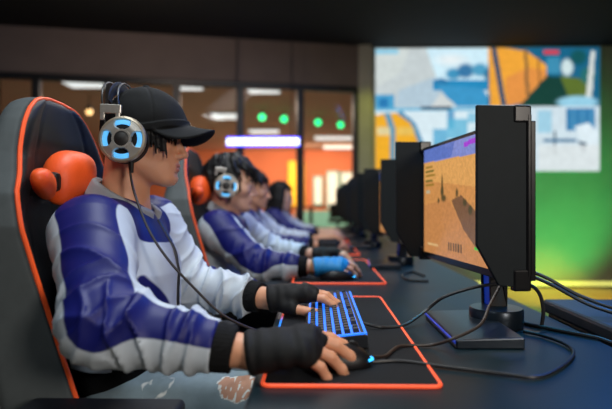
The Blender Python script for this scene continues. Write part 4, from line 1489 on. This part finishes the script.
def build_person(c):
    Yc = c['Y']
    root_loc = np.array([c['hip'][0], Yc, 0.0])
    h = c.get('res', 1.0)
    sh = np.array([0, Yc, 0])
    R = rotm(*c['rot'])
    s = c['scale']
    o = np.array(c['head'])
    HR = hand_points(c['wrR'], *c['handR'][:3], c['handR'][3], **c.get('hkR', {}))
    HL = hand_points(c['wrL'], *c['handL'][:3], c['handL'][3], **c.get('hkL', {}))
    hip, chest, nb = [np.array(c[k], float) for k in ('hip', 'chest', 'neck')]
    shR, elR, wrR, shL, elL, wrL = [np.array(c[k], float) for k in ('shR', 'elR', 'wrR', 'shL', 'elL', 'wrL')]
    kneeR, kneeL, ankR, ankL = [np.array(c[k], float) for k in ('kneeR', 'kneeL', 'ankR', 'ankL')]
    hjR, hjL = hip + np.array([0.02, -0.095, 0.035]), hip + np.array([0.02, 0.095, 0.035])

    def near(P, p, r):
        return np.nonzero(((P - A3(p)) ** 2).sum(1) < r * r)[0]

    def body(P):
        d = fcap(P, hip, chest, 0.085, 0.092, (0, 1, 0), 1.4)
        d = su(d, cap(P, shR * 0.85 + nb * 0.15, shL * 0.85 + nb * 0.15, 0.035), 0.06)
        d = su(d, cap(P, chest, nb, 0.07, 0.05), 0.04)
        for (S_, E_, W_) in ((shR, elR, wrR), (shL, elL, wrL)):
            d = su(d, su(cap(P, S_, E_, 0.042, 0.036), cap(P, E_, W_, 0.036, 0.026), 0.01), 0.02)
        for (J, K, A_) in ((hjR, kneeR, ankR), (hjL, kneeL, ankL)):
            d = su(d, su(cap(P, J, K, 0.066, 0.048), cap(P, K, A_, 0.046, 0.034), 0.02), 0.03)
            d = su(d, cap(P, A_ + np.array([-0.02, 0, -0.03]), A_ + np.array([0.12, 0, -0.045]), 0.03, 0.022), 0.02)
        # neck and head
        nt = o + R @ np.array([-0.030, 0, -0.045]) * s
        d = su(d, fcap(P, nb, nt, c.get('neck_r', 0.054) + 0.003, c.get('neck_r', 0.054) - 0.001, (0, 1, 0), 1.05), 0.02)
        i = near(P, o, 0.24)
        if len(i):
            hd = head_sdf(head_local(P[i], o, R, s)) * s
            d[i] = su(d[i], hd, 0.014)
        for (H, E_) in ((HR, elR), (HL, elL)):
            i = near(P, H['W'] + H['F'] * 0.06, 0.19)
            if len(i):
                hd = hand_sdf(P[i], H, H['W'] + nrm(E_ - H['W']) * 0.08)
                d[i] = np.minimum(d[i], hd)
        return d

    pts = np.array([hip, chest, nb, shR, elR, wrR, shL, elL, wrL, kneeR, kneeL, ankR, ankL, o + [0.16, 0.11, 0.16], o - [0.16, 0.11, 0.16],
                    HR['W'] + HR['F'] * 0.2, HL['W'] + HL['F'] * 0.2, HR['W'] - [0, 0.06, 0.05]])
    lo, hi = pts.min(0) - 0.12, pts.max(0) + 0.12
    lo[2] = max(lo[2], -0.01)
    V, F = sdf_mesh(body, lo, hi, 0.0028 * h)
    q = head_local(V, o, R, s)
    root = link_mesh('person', V + sh, F, M_skin[c['skin']], None, tuple(root_loc), True, {'lip': lip_mask(q), 'brow': brow_mask(q)})
    tag(root, c['label'], 'person', c.get('group'))
    org = tuple(root_loc)

    def child(name, V, F, m, parent=None, attrs=None):
        return link_mesh(name, V + sh, F, m, parent or root, org, True, attrs)

    # eyes
    for sd in (-1, 1):
        cc = o + R @ np.array([0.0775, sd * 0.031, -0.001]) * s
        mb = MB().ball((0, 0, 0), 0.0125 * s, 20)
        v = np.array(mb.v)
        gaze = R @ nrm((0.98, sd * -0.02, -0.18))
        iris = 0.006 * s - 0.0 - np.linalg.norm(v - gaze * 0.0125 * s, axis=1)
        child('eye', v + cc, np.array([f for f in mb.f if len(f) == 4]), M_eye, None, {'iris': -iris})

    # hair
    hf = hair_sdf_maker(c['hair'], c.get('seed', 1))
    hl = np.array([-0.16, -0.13, -0.24 if c['hair'] == 'long' else -0.09]); hh = np.array([0.16, 0.13, 0.18])
    V, F = sdf_mesh(hf, hl, hh, 0.0026 * h)
    child('hair', (V * s) @ R.T + o, F, M_hair)
    if c.get('cap'):
        V, F = sdf_mesh(cap_hat_sdf, (-0.14, -0.12, -0.06), (0.21, 0.12, 0.15), 0.0024)
        child('cap', (V * s) @ R.T + o, F, M_capcloth)

    # jacket -------------------------------------------------------------
    outR1, outR2 = np.array([0.42, -1, 0.1]), np.array([0, -0.70, 0.72])
    outL1, outL2 = np.array([0.42, 1, 0.1]), np.array([0, 0.70, 0.72])
    endR, endL = wrR + nrm(elR - wrR) * c.get('cuff', 0.055), wrL + nrm(elL - wrL) * c.get('cuff', 0.055)

    def sleeve(P, S_, E_, W_, o1, o2, sd):
        d = cap(P, S_, E_, 0.072, 0.061)
        d = su(d, cap(P, E_, W_, 0.061, 0.047), 0.03)
        d = d - folds(P, S_, E_, W_, o1, o2, sd) - 0.003 * wob(P, 24, 3 + sd)
        # gather at the cuff, flat end
        t = A3(nrm(W_ - E_))
        d = np.maximum(d, (P - A3(W_)) @ t)
        return d

    def torso(P):
        d = fcap(P, hip + np.array([0, 0, 0.04]), chest, 0.112, 0.116, (0, 1, 0), 1.42)
        up = nb - np.array([0.0, 0, 0.055])
        d = su(d, fcap(P, chest, up, 0.106, 0.070, (0, 1, 0), 1.45), 0.05)
        for S_ in (shR, shL):
            d = su(d, cap(P, S_, nb + (S_ - nb) * 0.25 + np.array([0, 0, -0.012]), 0.066, 0.048), 0.05)
        return d - 0.0045 * wob(P, 21, 1.0) - 0.0022 * wob(P, 47, 2.0)

    cn = rotm(0, c.get('collar_tilt', 29), 0)
    cc = nb + np.array(c.get('collar_off', (0.0, 0, 0.020)))

    def collar(P):
        q_ = (P - A3(cc)) @ cn
        r = np.sqrt((q_[:, 0] / 1.06) ** 2 + q_[:, 1] ** 2)
        R0 = 0.073 - 0.14 * q_[:, 2] + 0.0015 * wob(P, 50)
        w = np.stack([np.abs(r - R0) - 0.005, np.abs(q_[:, 2]) - 0.015], 1)
        d = np.linalg.norm(np.maximum(w, 0), axis=1) + np.minimum(w.max(1), 0) - 0.004
        open_ = np.maximum(np.abs(q_[:, 1]) - 0.012 - 0.25 * (q_[:, 2] + 0.024), -q_[:, 0])
        return sx(d, -open_, 0.006)

    def jacket(P):
        d = torso(P)
        d = su(d, sleeve(P, shR, elR, endR, outR1, outR2, 0.0), 0.035)
        d = su(d, sleeve(P, shL, elL, endL, outL1, outL2, 2.0), 0.035)
        cut = c.get('jacket_low', 0.685) + 0.004 * wob(P, 15) - P[:, 2]
        arm = np.minimum(cap(P, shR, elR, 0.09), np.minimum(cap(P, elR, endR, 0.085), np.minimum(cap(P, shL, elL, 0.09), cap(P, elL, endL, 0.085))))
        return np.maximum(d, np.minimum(cut, np.maximum(arm, cut * 0 - 1) * 1.0 + 0.0)) if False else np.where(arm < 0, d, np.maximum(d, cut))

    pts = np.array([hip, chest, nb, shR, elR, endR, shL, elL, endL])
    lo, hi = pts.min(0) - 0.2, pts.max(0) + 0.17
    lo[2] = 0.60
    V, F = sdf_mesh(jacket, lo, hi, 0.0042 * h)

    def stripe(P, S_, E_, W_, o1, o2, sd):
        o1n, o2n = nrm(o1), nrm(o2)
        pts_ = [nb + (S_ - nb) * 0.35 + np.array([0, 0, 0.05]), S_ + np.array([0, 0.030 * sd, 0.060]), S_ + (E_ - S_) * 0.30 + o1n * 0.072,
                S_ + (E_ - S_) * 0.70 + o1n * 0.068, E_ + nrm(o1n + o2n + np.array([0.0, 0, -0.1])) * 0.060, E_ + (W_ - E_) * 0.35 + o2n * 0.054, W_ + o2n * 0.050]
        rr = [0.050, 0.050, 0.050, 0.048, 0.044, 0.031, 0.029]
        d = np.full(len(P), 9.0, np.float32)
        for i in range(6):
            d = su(d, cap(P, pts_[i], pts_[i + 1], rr[i], rr[i + 1]), 0.02)
        return d
    m = np.minimum(stripe(V, shR, elR, endR, outR1, outR2, -1), stripe(V, shL, elL, endL, outL1, outL2, 1))
    ey = ell(V, nb + np.array([0.012, 0, -0.020]), (0.105, 0.145, 0.062), rotm(0, 22, 0))
    m = np.minimum(m, ey)
    # slanting pocket welt on the chest
    a = chest + np.array([0.085, -0.10, -0.01]); b = chest + np.array([0.125, -0.085, -0.085])
    q2 = V.copy(); q2[:, 1] *= 0.25; q2[:, 0] *= 1
    A_, B_ = a.copy(), b.copy(); A_[1] *= 0.25; B_[1] *= 0.25
    armd = np.minimum(cap(V, shR, elR, 0.085), cap(V, elR, endR, 0.075))
    m = np.minimum(m, np.where((V[:, 1] < 0) & (armd > 0), cap(q2, A_, B_, 0.010), 1.0))
    jk = child('jacket', V, F, M_jacket, None, {'blue': m})
    lo, hi = cc - 0.12, cc + 0.12
    V, F = sdf_mesh(collar, lo, hi, 0.004 * h)
    child('collar', V, F, c.get('collar_mat', M_collar), jk)
    # zip down the front
    zz = np.linspace(nb[2] - 0.02, max(hip[2] + 0.14, c.get('jacket_low', 0.685) + 0.01), 30)
    zp = []
    for z_ in zz:
        xs = np.linspace(nb[0] - 0.02, nb[0] + 0.25, 270)
        P_ = np.stack([xs, np.zeros_like(xs), np.full_like(xs, z_)], 1).astype(np.float32)
        dd = torso(P_)
        ins = np.nonzero(dd < 0)[0]
        if len(ins):
            zp.append((xs[ins[-1]] + 0.001, Yc, z_))
    if len(zp) > 3:
        mb = MB().tube(zp, 0.0045, 8)
        mb.build('zipper', M_zip, jk, org, True)
    # cuffs
    for (E_, W_, en) in ((elR, wrR, endR), (elL, wrL, endL)):
        t = nrm(W_ - E_)

        def cuff(P):
            d = cap(P, en - t * 0.02, en + t * c.get('cufflen', 0.030), 0.041, 0.036)
            d = np.maximum(d, np.maximum((P - A3(en + t * c.get('cufflen', 0.030))) @ A3(t), -((P - A3(en - t * 0.012)) @ A3(t))))
            an = np.arctan2(P[:, 1] - W_[1], P[:, 2] - W_[2])
            return d - 0.0007 * np.sin(an * 40)
        V, F = sdf_mesh(cuff, en - 0.1, en + 0.1, 0.003 * h)
        child('cuff', V, F, M_rib, jk)
    # jersey below the jacket

    def jersey(P):
        d = fcap(P, hip + np.array([0.01, 0, 0.03]), chest, 0.108, 0.106, (0, 1, 0), 1.45) - 0.003 * wob(P, 30)
        d = np.maximum(d, np.maximum(P[:, 2] - c.get('jacket_low', 0.685) - 0.02, 0.535 - P[:, 2]))
        return d
    V, F = sdf_mesh(jersey, hip + np.array([-0.2, -0.25, -0.10]), hip + np.array([0.25, 0.25, 0.32]), 0.005 * h)
    child('jersey', V, F, M_rib)

    # trousers -------------------------------------------------------------
    def trousers(P):
        d = fcap(P, hip + np.array([0, 0, -0.01]), hip + np.array([0.0, 0, 0.02]), 0.105, 0.10, (0, 1, 0), 1.4)
        for (J, K, A_) in ((hjR, kneeR, ankR), (hjL, kneeL, ankL)):
            d = su(d, cap(P, J, K, 0.085, 0.069), 0.04)
            lg = cap(P, K, A_, 0.066, 0.052)
            lg = np.maximum(lg, A_[2] - 0.005 - P[:, 2])
            d = su(d, lg, 0.02)
        return d - 0.003 * wob(P, 28, 4.0) - 0.0018 * wob(P, 60, 1.0)
    pts = np.array([hip, kneeR, kneeL, ankR, ankL])
    V, F = sdf_mesh(trousers, pts.min(0) - 0.17, pts.max(0) + 0.15, 0.005 * h)
    at = {}
    if c.get('ripped'):
        rp = np.array(c['ripped'])
        dd = ell(V, rp, (0.040, 0.032, 0.05))
        rip = dd + 0.008 * wob(V, 110) + 0.004 * wob(V, 260)
        th_ = np.where(rip < 0.004, np.abs(np.sin(V[:, 0] * 420 + 2 * wob(V, 60))) * 0.01 - 0.0035, 0.01)
        th_ = np.minimum(th_, np.abs(rip) - 0.0018)
        fade = ell(V, rp + np.array([-0.16, 0.0, -0.0]), (0.035, 0.02, 0.05)) + 0.012 * wob(V, 140)
        at = {'rip': rip, 'thread': np.minimum(th_, np.abs(fade) - 0.0012)}
    child('jeans' if c.get('ripped') else 'trousers', V, F, M_jeans if c.get('ripped') else M_trousers, None, at)
    for A_ in (ankR, ankL):
        def shoe(P):
            q_ = P - A3(A_)
            d = su(ell(q_, (0.0, 0, -0.045), (0.075, 0.042, 0.050)), ell(q_, (0.085, 0, -0.062), (0.085, 0.045, 0.034)), 0.03)
            d = np.maximum(d, -0.090 - q_[:, 2])
            d = su(d, rbox(q_, (0.045, 0, -0.083), (0.125, 0.044, 0.010), 0.009), 0.006)
            return np.maximum(d, q_[:, 2] - 0.0)
        V, F = sdf_mesh(shoe, A_ - np.array([0.12, 0.08, 0.12]), A_ + np.array([0.2, 0.08, 0.05]), 0.005 * h)
        child('shoe', V, F, M_shoe)

    # gloves -----------------------------------------------------------------
    gl = c.get('gloves', (None, None))
    for (H, E_, g) in ((HR, elR, gl[0]), (HL, elL, gl[1])):
        if g is None:
            continue
        fo = H['W'] + nrm(E_ - H['W']) * 0.08
        V, F = sdf_mesh(lambda P: glove_sdf(P, H, fo), H['W'] - 0.15, H['W'] + 0.17, 0.0024 * h)
        gg = child('glove', V, F, g)
        if g is M_glove_blue:
            gg['label'] = 'bright blue glove'
    if c.get('glasses'):
        mb = MB()
        for sd in (-1, 1):
            mb.tube([(0.102 + 0.0 * math.cos(a), sd * 0.031 + 0.021 * math.cos(a), 0.0 + 0.016 * math.sin(a)) for a in np.linspace(0, 2 * PI, 18, endpoint=False)], 0.0016, 6, closed=True)
            mb.tube([(0.100, sd * 0.052, 0.004), (0.06, sd * 0.076, 0.004), (-0.01, sd * 0.083, 0.002)], 0.0016, 6)
        mb.tube([(0.103, -0.010, 0.002), (0.107, 0, 0.004), (0.103, 0.010, 0.002)], 0.0016, 6)
        mb.v = [tuple(R @ np.array(v) * s + o + sh) for v in mb.v]
        g_ = mb.build('spectacles', M_black_metal, None, tuple(o + sh), smooth=True)
        tag(g_, 'black framed glasses worn by the long haired woman', 'glasses')
        for sd in (-1, 1):
            ln_ = MB().lathe([(0.001, 0.0005), (0.020, 0), (0.020, -0.001), (0.001, -0.0008)], (0.102, sd * 0.031, 0), (1, 0, 0), 18)
            ln_.v = [tuple(R @ np.array(v) * s + o + sh) for v in ln_.v]
            ln_.build('lens', M_glass, g_, tuple(o + sh), smooth=True)
    c['fn'] = dict(jacket=jacket, torso=torso, sh=sh, o=o, R=R, s=s)
    return root


# ------------------------------------------------------------------ headsets
M_steel = mat('brushed_steel', srgb(198, 194, 186), 0.3, 0.65, noise=0.12, nscale=120)
M_ringsteel = mat('champagne_ring', srgb(186, 172, 152), 0.32, 0.6, noise=0.1)
M_cyan = mat('headset_light', (0.1, 0.5, 0.8), 0.4, emit=(0.10, 0.42, 0.9), strength=0.8, noise=0.5, nscale=60)
M_hub = mat('dark_mesh_hub', (0.014, 0.013, 0.012), 0.5, noise=0.4, nscale=900)
M_foam = mat('black_cushion', (0.012, 0.012, 0.013), 0.6, bump=0.2)


def make_headset(c, label, cord=None):
    f = c['fn']
    o, R, s, sh = f['o'], f['R'], c.get('headset_scale', f['s']), f['sh']
    org = o + sh
    T = Matrix.Translation(Vector(org)) @ Matrix([list(map(float, r)) for r in R]).to_4x4() @ Matrix.Scale(s, 4)
    t = empty('headset', tuple(org), label, 'headset', 'lit gaming headsets worn by the players')

    def put(mb, name, m, parent=None, smooth=True):
        mb.xf(T)
        return mb.build(name, m, parent or t, tuple(org), smooth=smooth)
    for sd in (-1, 1):
        c0 = Vector((-0.010, sd * 0.086, -0.015))
        ax = Vector((0.0, sd, 0.06)).normalized()
        cup = put(MB().lathe([(0.001, 0.0), (0.044, 0.0), (0.0505, 0.006), (0.0515, 0.016), (0.049, 0.026), (0.042, 0.028), (0.001, 0.026)], c0, ax, 44), 'ear_cup', M_blk)
        put(MB().lathe([(0.030, -0.008), (0.045, -0.010), (0.051, -0.003), (0.047, 0.004), (0.03, 0.004)], c0, ax, 40), 'ear_cushion', M_foam, cup)
        put(MB().lathe([(0.0435, 0.024), (0.0500, 0.020), (0.0518, 0.026), (0.0495, 0.033), (0.0455, 0.034), (0.0425, 0.029)], c0, ax, 48), 'outer_ring', M_ringsteel, cup)
        put(MB().lathe([(0.0325, 0.0285), (0.0328, 0.0312), (0.0380, 0.0308), (0.0435, 0.029), (0.0435, 0.0275)], c0, ax, 48), 'light_ring', M_cyan, cup)
        put(MB().lathe([(0.0150, 0.033), (0.0165, 0.0385), (0.0205, 0.0385), (0.0218, 0.033)], c0, ax, 32), 'hub_ring', M_steel, cup)
        put(MB().lathe([(0.001, 0.040), (0.010, 0.0395), (0.0165, 0.0365), (0.0165, 0.030)], c0, ax, 32), 'hub', M_hub, cup)
        # four broad spokes
        X = Vector((1, 0, 0)); Z = ax.cross(X).normalized(); X = Z.cross(ax).normalized()
        for k in range(4):
            a0 = math.radians(45 + 90 * k)
            mb = MB()
            V = []
            for (r, w, hgt) in ((0.019, 0.0120, 0.0365), (0.027, 0.0090, 0.0375), (0.034, 0.0110, 0.0365), (0.0455, 0.0260, 0.0325)):
                d_ = X * math.cos(a0) + Z * math.sin(a0)
                n_ = X * -math.sin(a0) + Z * math.cos(a0)
                for (ww, hh) in ((-w, -0.006), (-w * 0.75, 0), (w * 0.75, 0), (w, -0.006)):
                    V.append(c0 + d_ * r + n_ * ww + ax * (hgt + hh))
            F = []
            for i in range(3):
                for j in range(3):
                    F.append((i * 4 + j, i * 4 + j + 1, i * 4 + 5 + j, i * 4 + 4 + j))
            F.append((0, 4, 8, 12, 15, 11, 7, 3)[:4]); 
            F = F[:-1]
            mb.add(V, F)
            put(mb, 'spoke', M_steel, cup)
        # steel clip and the two band wires
        put(MB().box((-0.040, sd * 0.104, 0.053), (0.046, 0.010, 0.020), None, 0.002).box((-0.057, sd * 0.1045, 0.040), (0.010, 0.008, 0.024), None, 0.001).box((-0.024, sd * 0.1045, 0.040), (0.009, 0.008, 0.022), None, 0.001), 'adjuster_clip', M_steel, cup, False)
        for xx in (-0.056, -0.024):
            put(MB().tube([(xx, sd * 0.103, 0.045), (xx + 0.006, sd * 0.106, 0.02), (xx * 0.6, sd * 0.107, 0.004)], 0.0032, 8, smooth=5), 'yoke_rod', M_blk, cup)
    for k, xx in enumerate((-0.058, -0.024)):
        pts = []
        for a in np.linspace(-0.12, PI + 0.12, 15):
            pts.append((xx - 0.012 * math.sin(a), -0.104 * math.cos(a), 0.055 + (0.074 if k == 0 else 0.073) * max(0, math.sin(a)) ** 0.85))
        put(MB().tube(pts, 0.0026, 8, smooth=3), 'band_wire', M_cable)
    pts = []
    for a in np.linspace(0.15, PI - 0.15, 15):
        pts.append((-0.045, -0.100 * math.cos(a), 0.055 + 0.062 * math.sin(a) ** 0.8))
    put(MB().tube(pts, 0.014, 8, smooth=3, flat=0.18), 'head_strap', M_foam)
    put(MB().tube([(0.006, -0.098, -0.058), (0.008, -0.099, -0.085)], [0.0065, 0.0045], 10), 'cord_plug', M_blk)
    if cord:
        P_ = np.array([np.array(p) - sh for p in cord], np.float32)
        P_ = np.array([tuple(v) for v in catmull([Vector(map(float, p)) for p in P_], 8)], np.float32)
        for _ in range(12):
            d = f['jacket'](P_)
            g = np.stack([f['jacket'](P_ + A3(v) * 0.004) - f['jacket'](P_ - A3(v) * 0.004) for v in np.eye(3)], 1) / 0.008
            P_ = P_ + g * np.clip(0.0045 - d, 0, 0.02)[:, None]
            P_[1:-1] = P_[1:-1] * 0.6 + (P_[:-2] + P_[2:]) * 0.2
        MB().tube([tuple(p + sh) for p in P_], 0.0026, 8).build('cord', M_braid, t, tuple(org), smooth=True)
    return t


TH = {}
relaxed = lambda b, m_, t_: [(b, m_, t_), (b + 3, m_ + 3, t_), (b + 6, m_ + 5, t_), (b + 8, m_ + 8, t_)]
p1 = dict(Y=YR[0], res=1.0, label='man in black cap and white blue jacket at the nearest seat', skin='tan', hair='capped', cap=True, seed=3,
          head=(-0.394, 0, 1.166), rot=(4, 2, 0), scale=0.872, headset_scale=0.94, neck_r=0.050,
          hip=(-0.41, 0, 0.57), chest=(-0.437, 0, 0.88), neck=(-0.432, 0, 1.005),
          shR=(-0.432, -0.172, 0.962), elR=(-0.335, -0.350, 0.828), wrR=(-0.104, -0.352, 0.788),
          shL=(-0.425, 0.175, 0.965), elL=(-0.325, 0.200, 0.805), wrL=(-0.112, 0.100, 0.790),
          kneeR=(0.02, -0.15, 0.615), kneeL=(0.02, 0.15, 0.615), ankR=(-0.02, -0.16, 0.095), ankL=(-0.02, 0.16, 0.095),
          handR=((0.96, 0.05, 0.16), (0, -0.22, 0.97), (0, 1, 0), [(26, 16, 8), (30, 20, 10), (38, 22, 12), (44, 26, 14)]),
          handL=((0.96, -0.06, 0.18), (0, -0.12, 0.99), (0, -1, 0), [(20, 24, 16), (22, 26, 16), (24, 28, 16), (26, 30, 18)]),
          hkR=dict(thumb=(0.65, 0.1), spread=5), hkL=dict(thumb=(0.6, 0.05), spread=5),
          gloves=(M_glove, M_glove), ripped=(-0.150, -0.17, 0.690), jacket_low=0.69)
build_person(p1)
Hc = p1['fn']
cord = [px(128, 163, 1.075), px(131, 185, 1.065), px(138, 207, 1.045), px(150, 235, 1.02), px(170, 264, 1.0), px(195, 290, 0.99), px(222, 316, 0.99), px(250, 329, 1.02), px(272, 336, 1.06)]
cord += [(-0.060, 1.05, 0.7605), (-0.03, 1.04, 0.7575)]
make_headset(p1, 'silver and black headset with blue lit ear cups worn over the black cap', cord)

p2 = dict(Y=YR[1], res=1.7, label='man with fluffy black hair and headset, second along the desk, wearing a bright blue glove', skin='fair', hair='fluffy', seed=5,
          head=(-0.356, 0, 1.105), rot=(6, 5, 0), scale=0.95,
          hip=(-0.42, 0, 0.57), chest=(-0.400, 0, 0.86), neck=(-0.378, 0, 0.965),
          shR=(-0.375, -0.175, 0.925), elR=(-0.215, -0.275, 0.800), wrR=(-0.005, -0.300, 0.796),
          shL=(-0.36, 0.175, 0.925), elL=(-0.19, 0.240, 0.805), wrL=(-0.01, 0.12, 0.800),
          kneeR=(0.02, -0.15, 0.61), kneeL=(0.02, 0.15, 0.61), ankR=(-0.02, -0.16, 0.095), ankL=(-0.02, 0.16, 0.095),
          handR=((0.97, 0.0, 0.10), (0, -0.3, 0.95), (0, 1, 0), relaxed(20, 30, 16)), handL=((0.97, -0.1, 0.15), (0, -0.1, 0.99), (0, -1, 0), relaxed(22, 34, 18)),
          gloves=(M_glove_blue, M_glove))
build_person(p2)
make_headset(p2, 'black headset with blue lit ear cups on the second man\'s fluffy hair')
M_gold = mat('gold_metal', srgb(214, 170, 96), 0.3, 0.9)
w2 = np.array(p2['wrR']) + np.array([0, YR[1], 0]); f2 = nrm(np.array(p2['wrR']) - np.array(p2['elR']))
s2 = nrm(np.cross(f2, (0, 0, 1))); u2 = np.cross(s2, f2)
br = MB()
for k in (-1, 1):
    br.tube([tuple(w2 - f2 * (0.004 + 0.004 * k) + 0.0295 * (s2 * math.cos(a) + u2 * math.sin(a))) for a in np.linspace(0, 2 * PI, 28, endpoint=False)], 0.0032, 8, closed=True)
tag(br.build('bracelet', M_gold, None, tuple(w2), smooth=True), 'gold bracelet on the wrist just behind the bright blue glove', 'bracelet')
p3 = dict(p2, Y=YR[2], res=2.0, label='man with short black hair, third along the desk, partly hidden behind the second man', skin='warm', hair='short', seed=9,
          head=(-0.385, 0, 1.110), rot=(2, 6, 0), collar_mat=M_hood_dark, gloves=(M_glove, None))
for k in ('hip', 'chest', 'neck', 'shR', 'elR', 'wrR', 'shL', 'elL', 'wrL'):
    p3[k] = tuple(np.array(p2[k]) + np.array([-0.04 if k not in ('wrR', 'wrL') else 0.02, 0.0, 0.0]))
build_person(p3)
p4 = dict(p2, Y=YR[3], res=2.0, label='woman with long black hair and glasses, farthest along the desk', skin='pale', hair='long', seed=11, glasses=True,
          head=(-0.285, 0, 1.085), rot=(2, 10, 0), scale=0.93, gloves=(None, None))
for k in ('chest', 'neck', 'shR', 'elR', 'wrR', 'shL', 'elL', 'wrL'):
    p4[k] = tuple(np.array(p2[k]) + np.array([0.05, 0.0, -0.01 if k not in ('wrR', 'wrL', 'elR', 'elL') else 0.0]))
build_person(p4)
